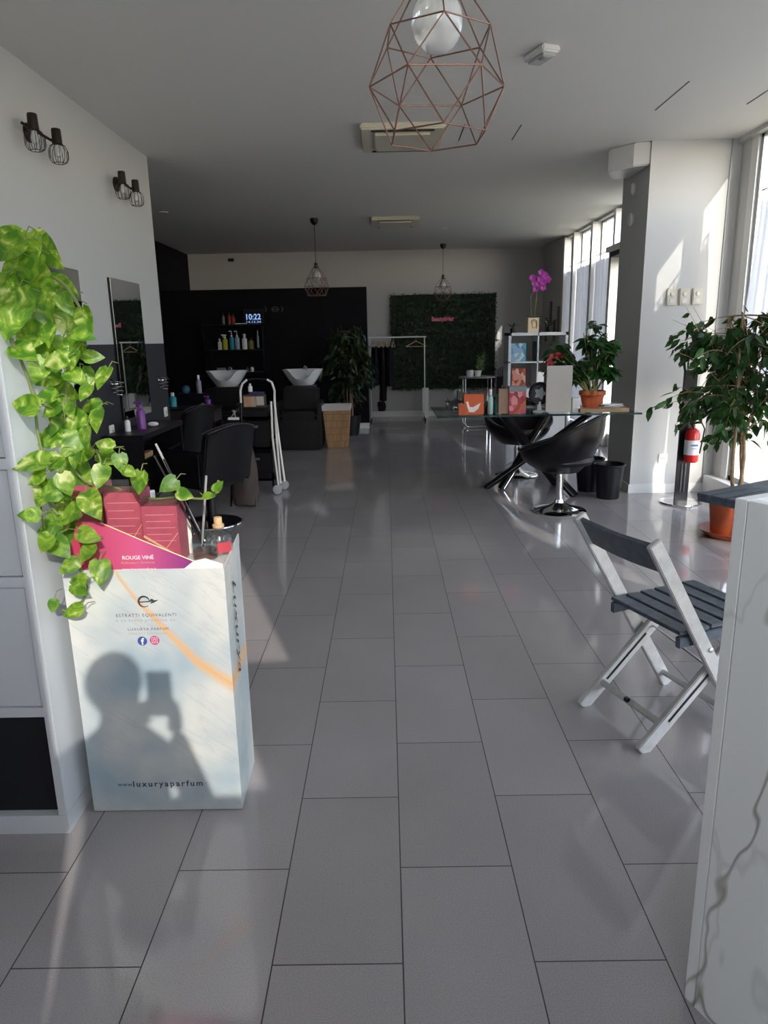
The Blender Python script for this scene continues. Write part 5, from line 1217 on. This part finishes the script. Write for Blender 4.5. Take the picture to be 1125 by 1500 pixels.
# ------------------------------------------------------------------ styling chairs
def salon_chair(loc, rz, label):
    t = thing('styling_chair', label, 'chair', loc, rz)     # local: faces +y, back at -y
    b = MB(); b.lathe([(.25, 0), (.255, .01), (.25, .022), (.06, .035), (.035, .06)], n=40); b.build('base_disc', M_dkplastic, t, smooth=True)
    b = MB(); b.lathe([(.256, .004), (.26, .01), (.256, .018)], n=40, cap=False); b.build('chrome_ring', M_chrome, t, smooth=True)
    b = MB(); b.cyl((0, 0, .05), (0, 0, .32), .04); b.build('hydraulic_column', M_dkplastic, t, smooth=True)
    b = MB(); b.box((-.25, -.22, .32), (.25, .27, .46)); b.build('seat', M_blkfab, t, bevel=.03)
    for x in (-.30, .25):
        b = MB(); b.box((x, -.22, .34), (x+.05, .22, .62)); b.build('armrest', M_blkfab, t, bevel=.018)
    b = MB(); n = 12; fr = []; bk_ = []
    for j in range(6):
        v = j/5; z = .36+.44*v; r1 = []; r2 = []
        for i in range(n+1):
            u = i/n-.5; y = -.24-.10*v+.22*u*u; zz = z-(.05*abs(2*u)**2 if j == 5 else 0)
            r1.append(b.bm.verts.new((u*.54, y+.035, zz))); r2.append(b.bm.verts.new((u*.56, y-.035, zz)))
        fr.append(r1); bk_.append(r2)
    for G in (fr, bk_):
        for j in range(5):
            for i in range(n): b.bm.faces.new((G[j][i], G[j][i+1], G[j+1][i+1], G[j+1][i]))
    for i in range(n):
        b.bm.faces.new((fr[0][i], fr[0][i+1], bk_[0][i+1], bk_[0][i])); b.bm.faces.new((fr[5][i], fr[5][i+1], bk_[5][i+1], bk_[5][i]))
    for j in range(5):
        b.bm.faces.new((fr[j][0], fr[j+1][0], bk_[j+1][0], bk_[j][0])); b.bm.faces.new((fr[j][n], fr[j+1][n], bk_[j+1][n], bk_[j][n]))
    bo = b.build('backrest', M_blkfab, t, smooth=True, bevel=.012)
    b = MB()
    for G_y, wv_ in ((-.036, .56), (.036, .54)):
        b.tube([((i/12-.5)*wv_, -.34+.22*(i/12-.5)**2+G_y, .80-.05*abs(2*(i/12-.5))**2+.002) for i in range(13)], .005, 6)
    b.build('piping', mat('grey_piping', (.05, .05, .055), .4) if 'grey_piping' not in bpy.data.materials else bpy.data.materials['grey_piping'], bo)
    return t
c1 = salon_chair((-1.39, 5.34, 0), math.radians(58), 'black salon styling chair with a curved back, nearest, beside the display')
c1.scale = (.9, .9, 1); dup(c1, (-2.08, 6.98, 0), math.radians(70), 'black salon styling chair farther back by the wall corner')
# brown sack / towel bag
t = thing('towel_bag', 'brown cloth towel bag standing behind the near styling chair', 'bag', (-1.25, 5.98, 0))
b = MB(); n = 28; rows = []
for j in range(12):
    v = j/11; r = .085+.03*math.sin(PI*(1-v)*.9)+(.012 if j < 3 else 0); z = .02+.54*v
    rows.append([b.bm.verts.new(((r+.006*math.sin(5*a_+v*4))*math.cos(a_), (r+.006*math.sin(5*a_+v*4))*math.sin(a_), z+.006*math.sin(3*a_))) for a_ in [2*PI*k/n for k in range(n)]])
for r1, r2 in zip(rows, rows[1:]):
    for k in range(n): b.bm.faces.new((r1[k], r1[(k+1) % n], r2[(k+1) % n], r2[k]))
b.bm.faces.new(rows[0][::-1]); b.bm.faces.new(rows[-1]); b.build('bag_body', mat('brown_cloth', (.06, .045, .04), .8, var=.2, vscale=8, bump=.3, bscale=20), t, smooth=True)
b = MB(); b.tube([(.10, -.05, 0), (.09, 0, .3), (.07, .02, .60), (-.07, .02, .60), (-.1, 0, .3), (-.12, -.05, 0)], .010, 8); b.build('frame', M_dkplastic, t)

# console under the mirror
cn = thing('styling_console', 'black styling console with an open shelf below the salon mirror', 'console', (XL+.01, 5.20, 0))
b = MB(); b.box((0, -.42, .74), (.28, .55, .78)); b.build('top', M_dkplastic, cn, bevel=.003)
for y in (-.42, .52):
    b = MB(); b.box((0, y, 0), (.27, y+.03, .74)); b.build('side_panel', M_dkplastic, cn)
for z in (.30, .58):
    b = MB(); b.box((0, -.39, z), (.26, .52, z+.02)); b.build('shelf', M_dkplastic, cn)
b = MB(); b.box((0, -.39, 0), (.02, .52, .74)); b.build('back_panel', M_dkplastic, cn)
b = MB(); b.box((-.02, -.09, 0), (.02, .09, .035)); o = b.build('tissue_packet', mat('tan_card', (.32, .20, .10), .6)); o.location = (-1.73, 4.97, .601); tag(o, 'tan cardboard packet in the open shelf of the styling console', 'packet')
bottle((-1.80, 5.14, .78), .20, .032, M_purple, M_purple, 'purple spray bottle on the styling console in front of the mirror', spray=True)
bottle((-1.86, 5.02, .78), .11, .02, M_whtplastic, M_dkplastic, 'small white jar on the left of the styling console', name='jar', cat='jar')
b = MB(); b.ball((0, 0, .02), .03, (1.4, .8, .6)); o = b.build('sponge', M_whtplastic, smooth=True); o.location = (-1.76, 5.27, .782); tag(o, 'crumpled white tissue on the right of the styling console', 'tissue')
bottle((-1.86, 5.27, .78), .10, .018, mat('brown_plastic', (.12, .06, .05), .4), M_dkplastic, 'small brown bottle beside the purple spray bottle on the console')
# second side table beyond the corner
c2 = thing('side_console', 'dark brown side table with bottles beyond the wall corner', 'table', (-2.2, 7.95, 0))
b = MB(); b.box((-.35, -.2, .66), (.30, .2, .69)); b.build('top', M_dkplastic, c2, bevel=.002)
b = MB(); b.box((-.34, -.19, .53), (.29, .19, .66)); b.build('drawer', mat('dark_brown_wood', (.03, .02, .018), .5), c2, bevel=.003)
for (x, y) in ((-.33, -.18), (.26, -.18), (-.33, .16), (.26, .16)):
    b = MB(); b.box((x, y, 0), (x+.03, y+.03, .53)); b.build('leg', M_dkplastic, c2)
p = at(306, 607, 7.9); bottle((p.x, 7.9, .69), at(306, 580, 7.9).z-.69, .034, M_purple, M_purple, 'purple bottle on the dark side table beyond the corner', spray=True)
p = at(298, 607, 7.82); b = MB(); b.ball((0, 0, .025), .028, (1, 1, .9)); o = b.build('round_jar', mat('turq_white', (.35, .5, .5), .4), smooth=True); o.location = (p.x, 7.82, .69); tag(o, 'small round turquoise jar left of the purple bottle', 'jar')
p = at(268, 600, 7.6); bottle((-2.42, 8.0, .69), .16, .04, M_tealb, M_whtplastic, 'turquoise bottle with a white cap on the dark side table')
p = at(289, 575, 8.6); b_ = thing('shampoo_shelf', 'low black stand carrying bottles left of the wash basins', 'stand', (p.x, 8.6, 0))
b = MB(); b.box((-.3, 0, 0), (.12, .3, at(289, 577, 8.6).z)); b.build('body', M_black, b_)
bottle((p.x, 8.7, at(289, 577, 8.6).z), .22, .03, mat('lilac_plastic', (.30, .28, .36), .4), M_whtplastic, 'lilac and white bottle left of the left wash basin')
b = MB(); b.ball((0, 0, .05), .05); o = b.build('blue_ball', mat('steel_blue', (.03, .12, .2), .4), smooth=True); o.location = (p.x-.16, 8.7, at(289, 577, 8.6).z); tag(o, 'dark blue round tub left of the lilac bottle', 'tub')

# small wall marks on the back wall
b = MB(); b.box((0, 0, 0), (.10, .03, .05)); p = at(334, 383, 12.97); o = b.build('wall_sensor', M_dkplastic); o.location = (p.x, 12.97, p.z); tag(o, 'small black sensor high on the back wall above the partition', 'sensor')
p = at(726, 492, 12.95); b = MB(); b.box((-.03, 0, 0), (.03, .05, .14)); o = b.build('wall_dispenser', M_whtplastic, bevel=.01); o.location = (p.x+.05, 12.95, p.z-.07); tag(o, 'small white box on the back wall at the right edge of the hedge panel', 'box')

# ------------------------------------------------------------------ the photographer, whose shadow falls on the display
def skin(name, verts, edges, m, parent, sub=2, root=0):
    me = bpy.data.meshes.new(name); me.from_pydata([v[:3] for v in verts], edges, []); o = bpy.data.objects.new(name, me); COL.objects.link(o)
    md = o.modifiers.new('skin', 'SKIN'); md.use_smooth_shade = True
    for i, v in enumerate(verts):
        sv = me.skin_vertices[0].data[i]; sv.radius = (v[3], v[4] if len(v) > 4 else v[3]); sv.use_root = (i == root)
    o.modifiers.new('sub', 'SUBSURF').levels = sub; o.modifiers['sub'].render_levels = sub
    bpy.context.view_layer.update()
    nm = bpy.data.meshes.new_from_object(o.evaluated_get(bpy.context.evaluated_depsgraph_get())); nm.name = name
    bpy.data.objects.remove(o); ob = bpy.data.objects.new(name, nm); COL.objects.link(ob); nm.materials.clear(); nm.materials.append(m)
    for p in nm.polygons: p.use_smooth = True
    if parent: ob.parent = parent
    return ob
M_skin = mat('skin', (.45, .26, .18), .5); M_shirt = mat('dark_blue_cloth', (.04, .06, .12), .9); M_jean = mat('denim', (.05, .07, .11), .9); M_hair = mat('brown_hair', (.04, .025, .015), .6)
ps = thing('person', 'person in a dark blue top standing in the doorway holding up a phone', 'person', (-.005, -.41, -.02))
V = [(0, 0, .92, .15, .11), (0, 0, 1.08, .13, .10), (0, 0, 1.28, .15, .10), (0, 0, 1.37, .09, .07), (0, .01, 1.45, .05, .05), (0, .03, 1.52, .065, .075), (0, .03, 1.58, .075, .09), (0, .02, 1.625, .05, .06),
     (-.16, 0, 1.33, .05, .05), (-.24, .04, 1.08, .04, .04), (-.06, .30, 1.27, .026, .026), (.16, 0, 1.33, .05, .05), (.25, .03, 1.08, .04, .04), (.06, .30, 1.27, .026, .026),
     (-.10, 0, .84, .085, .085), (-.11, .02, .48, .058, .058), (-.11, 0, .09, .04, .04), (-.12, .12, .045, .04, .03), (.10, 0, .84, .085, .085), (.11, .02, .48, .058, .058), (.11, 0, .09, .04, .04), (.12, .12, .045, .04, .03)]
E_ = [(0, 1), (1, 2), (2, 3), (3, 4), (4, 5), (5, 6), (6, 7), (3, 8), (8, 9), (9, 10), (3, 11), (11, 12), (12, 13), (0, 14), (14, 15), (15, 16), (16, 17), (0, 18), (18, 19), (19, 20), (20, 21)]
body = skin('body', V, E_, M_skin, ps)
body.data.materials.append(M_shirt); body.data.materials.append(M_jean)
for p in body.data.polygons:
    c = p.center
    if c.z < .95 and c.z > .09: p.material_index = 2
    elif c.z < 1.41 and not (c.y > .22): p.material_index = 1
for sg_ in (-1, 1):
    HV = [(sg_*.06, .30, 1.27, .022, .015), (sg_*.052, .335, 1.30, .030, .014)]; HE = [(0, 1)]
    for k in range(4):
        i = len(HV); z = 1.275+.021*k; L_ = (.045, .055, .06, .052)[k]
        HV += [(sg_*.050, .352, z, .009), (sg_*.040, .352+.012, z+.004, .0085), (sg_*(.040-L_*.35), .352+.006, z+.006, .0075)]; HE += [(1, i), (i, i+1), (i+1, i+2)]
    i = len(HV); HV += [(sg_*.046, .325, 1.325, .011), (sg_*.034, .335, 1.345, .009), (sg_*.024, .345, 1.352, .008)]; HE += [(1, i), (i, i+1), (i+1, i+2)]
    skin('hand', HV, HE, M_skin, body, 1)
b = MB(); b.ball((0, .0, 1.585), .088, (.92, 1.05, 1.0), 12)
for v in b.bm.verts:
    if v.co.y > .045 and v.co.z < 1.62: v.co.y = .045
b.build('hair', M_hair, body, smooth=True)
b = MB(); b.poly([(-.01, .115, 1.54), (.01, .115, 1.54), (0, .118, 1.575)], (0, .02, -.006)); b.build('nose', M_skin, body, smooth=True)
ph = thing('smartphone', 'slim black smartphone held upright by the person in the doorway', 'phone', (-.008, -.03, 1.265))
b = MB(); b.box((-.037, -.004, 0), (.037, .004, .145)); b.build('phone_body', M_dkplastic, ph, bevel=.003)
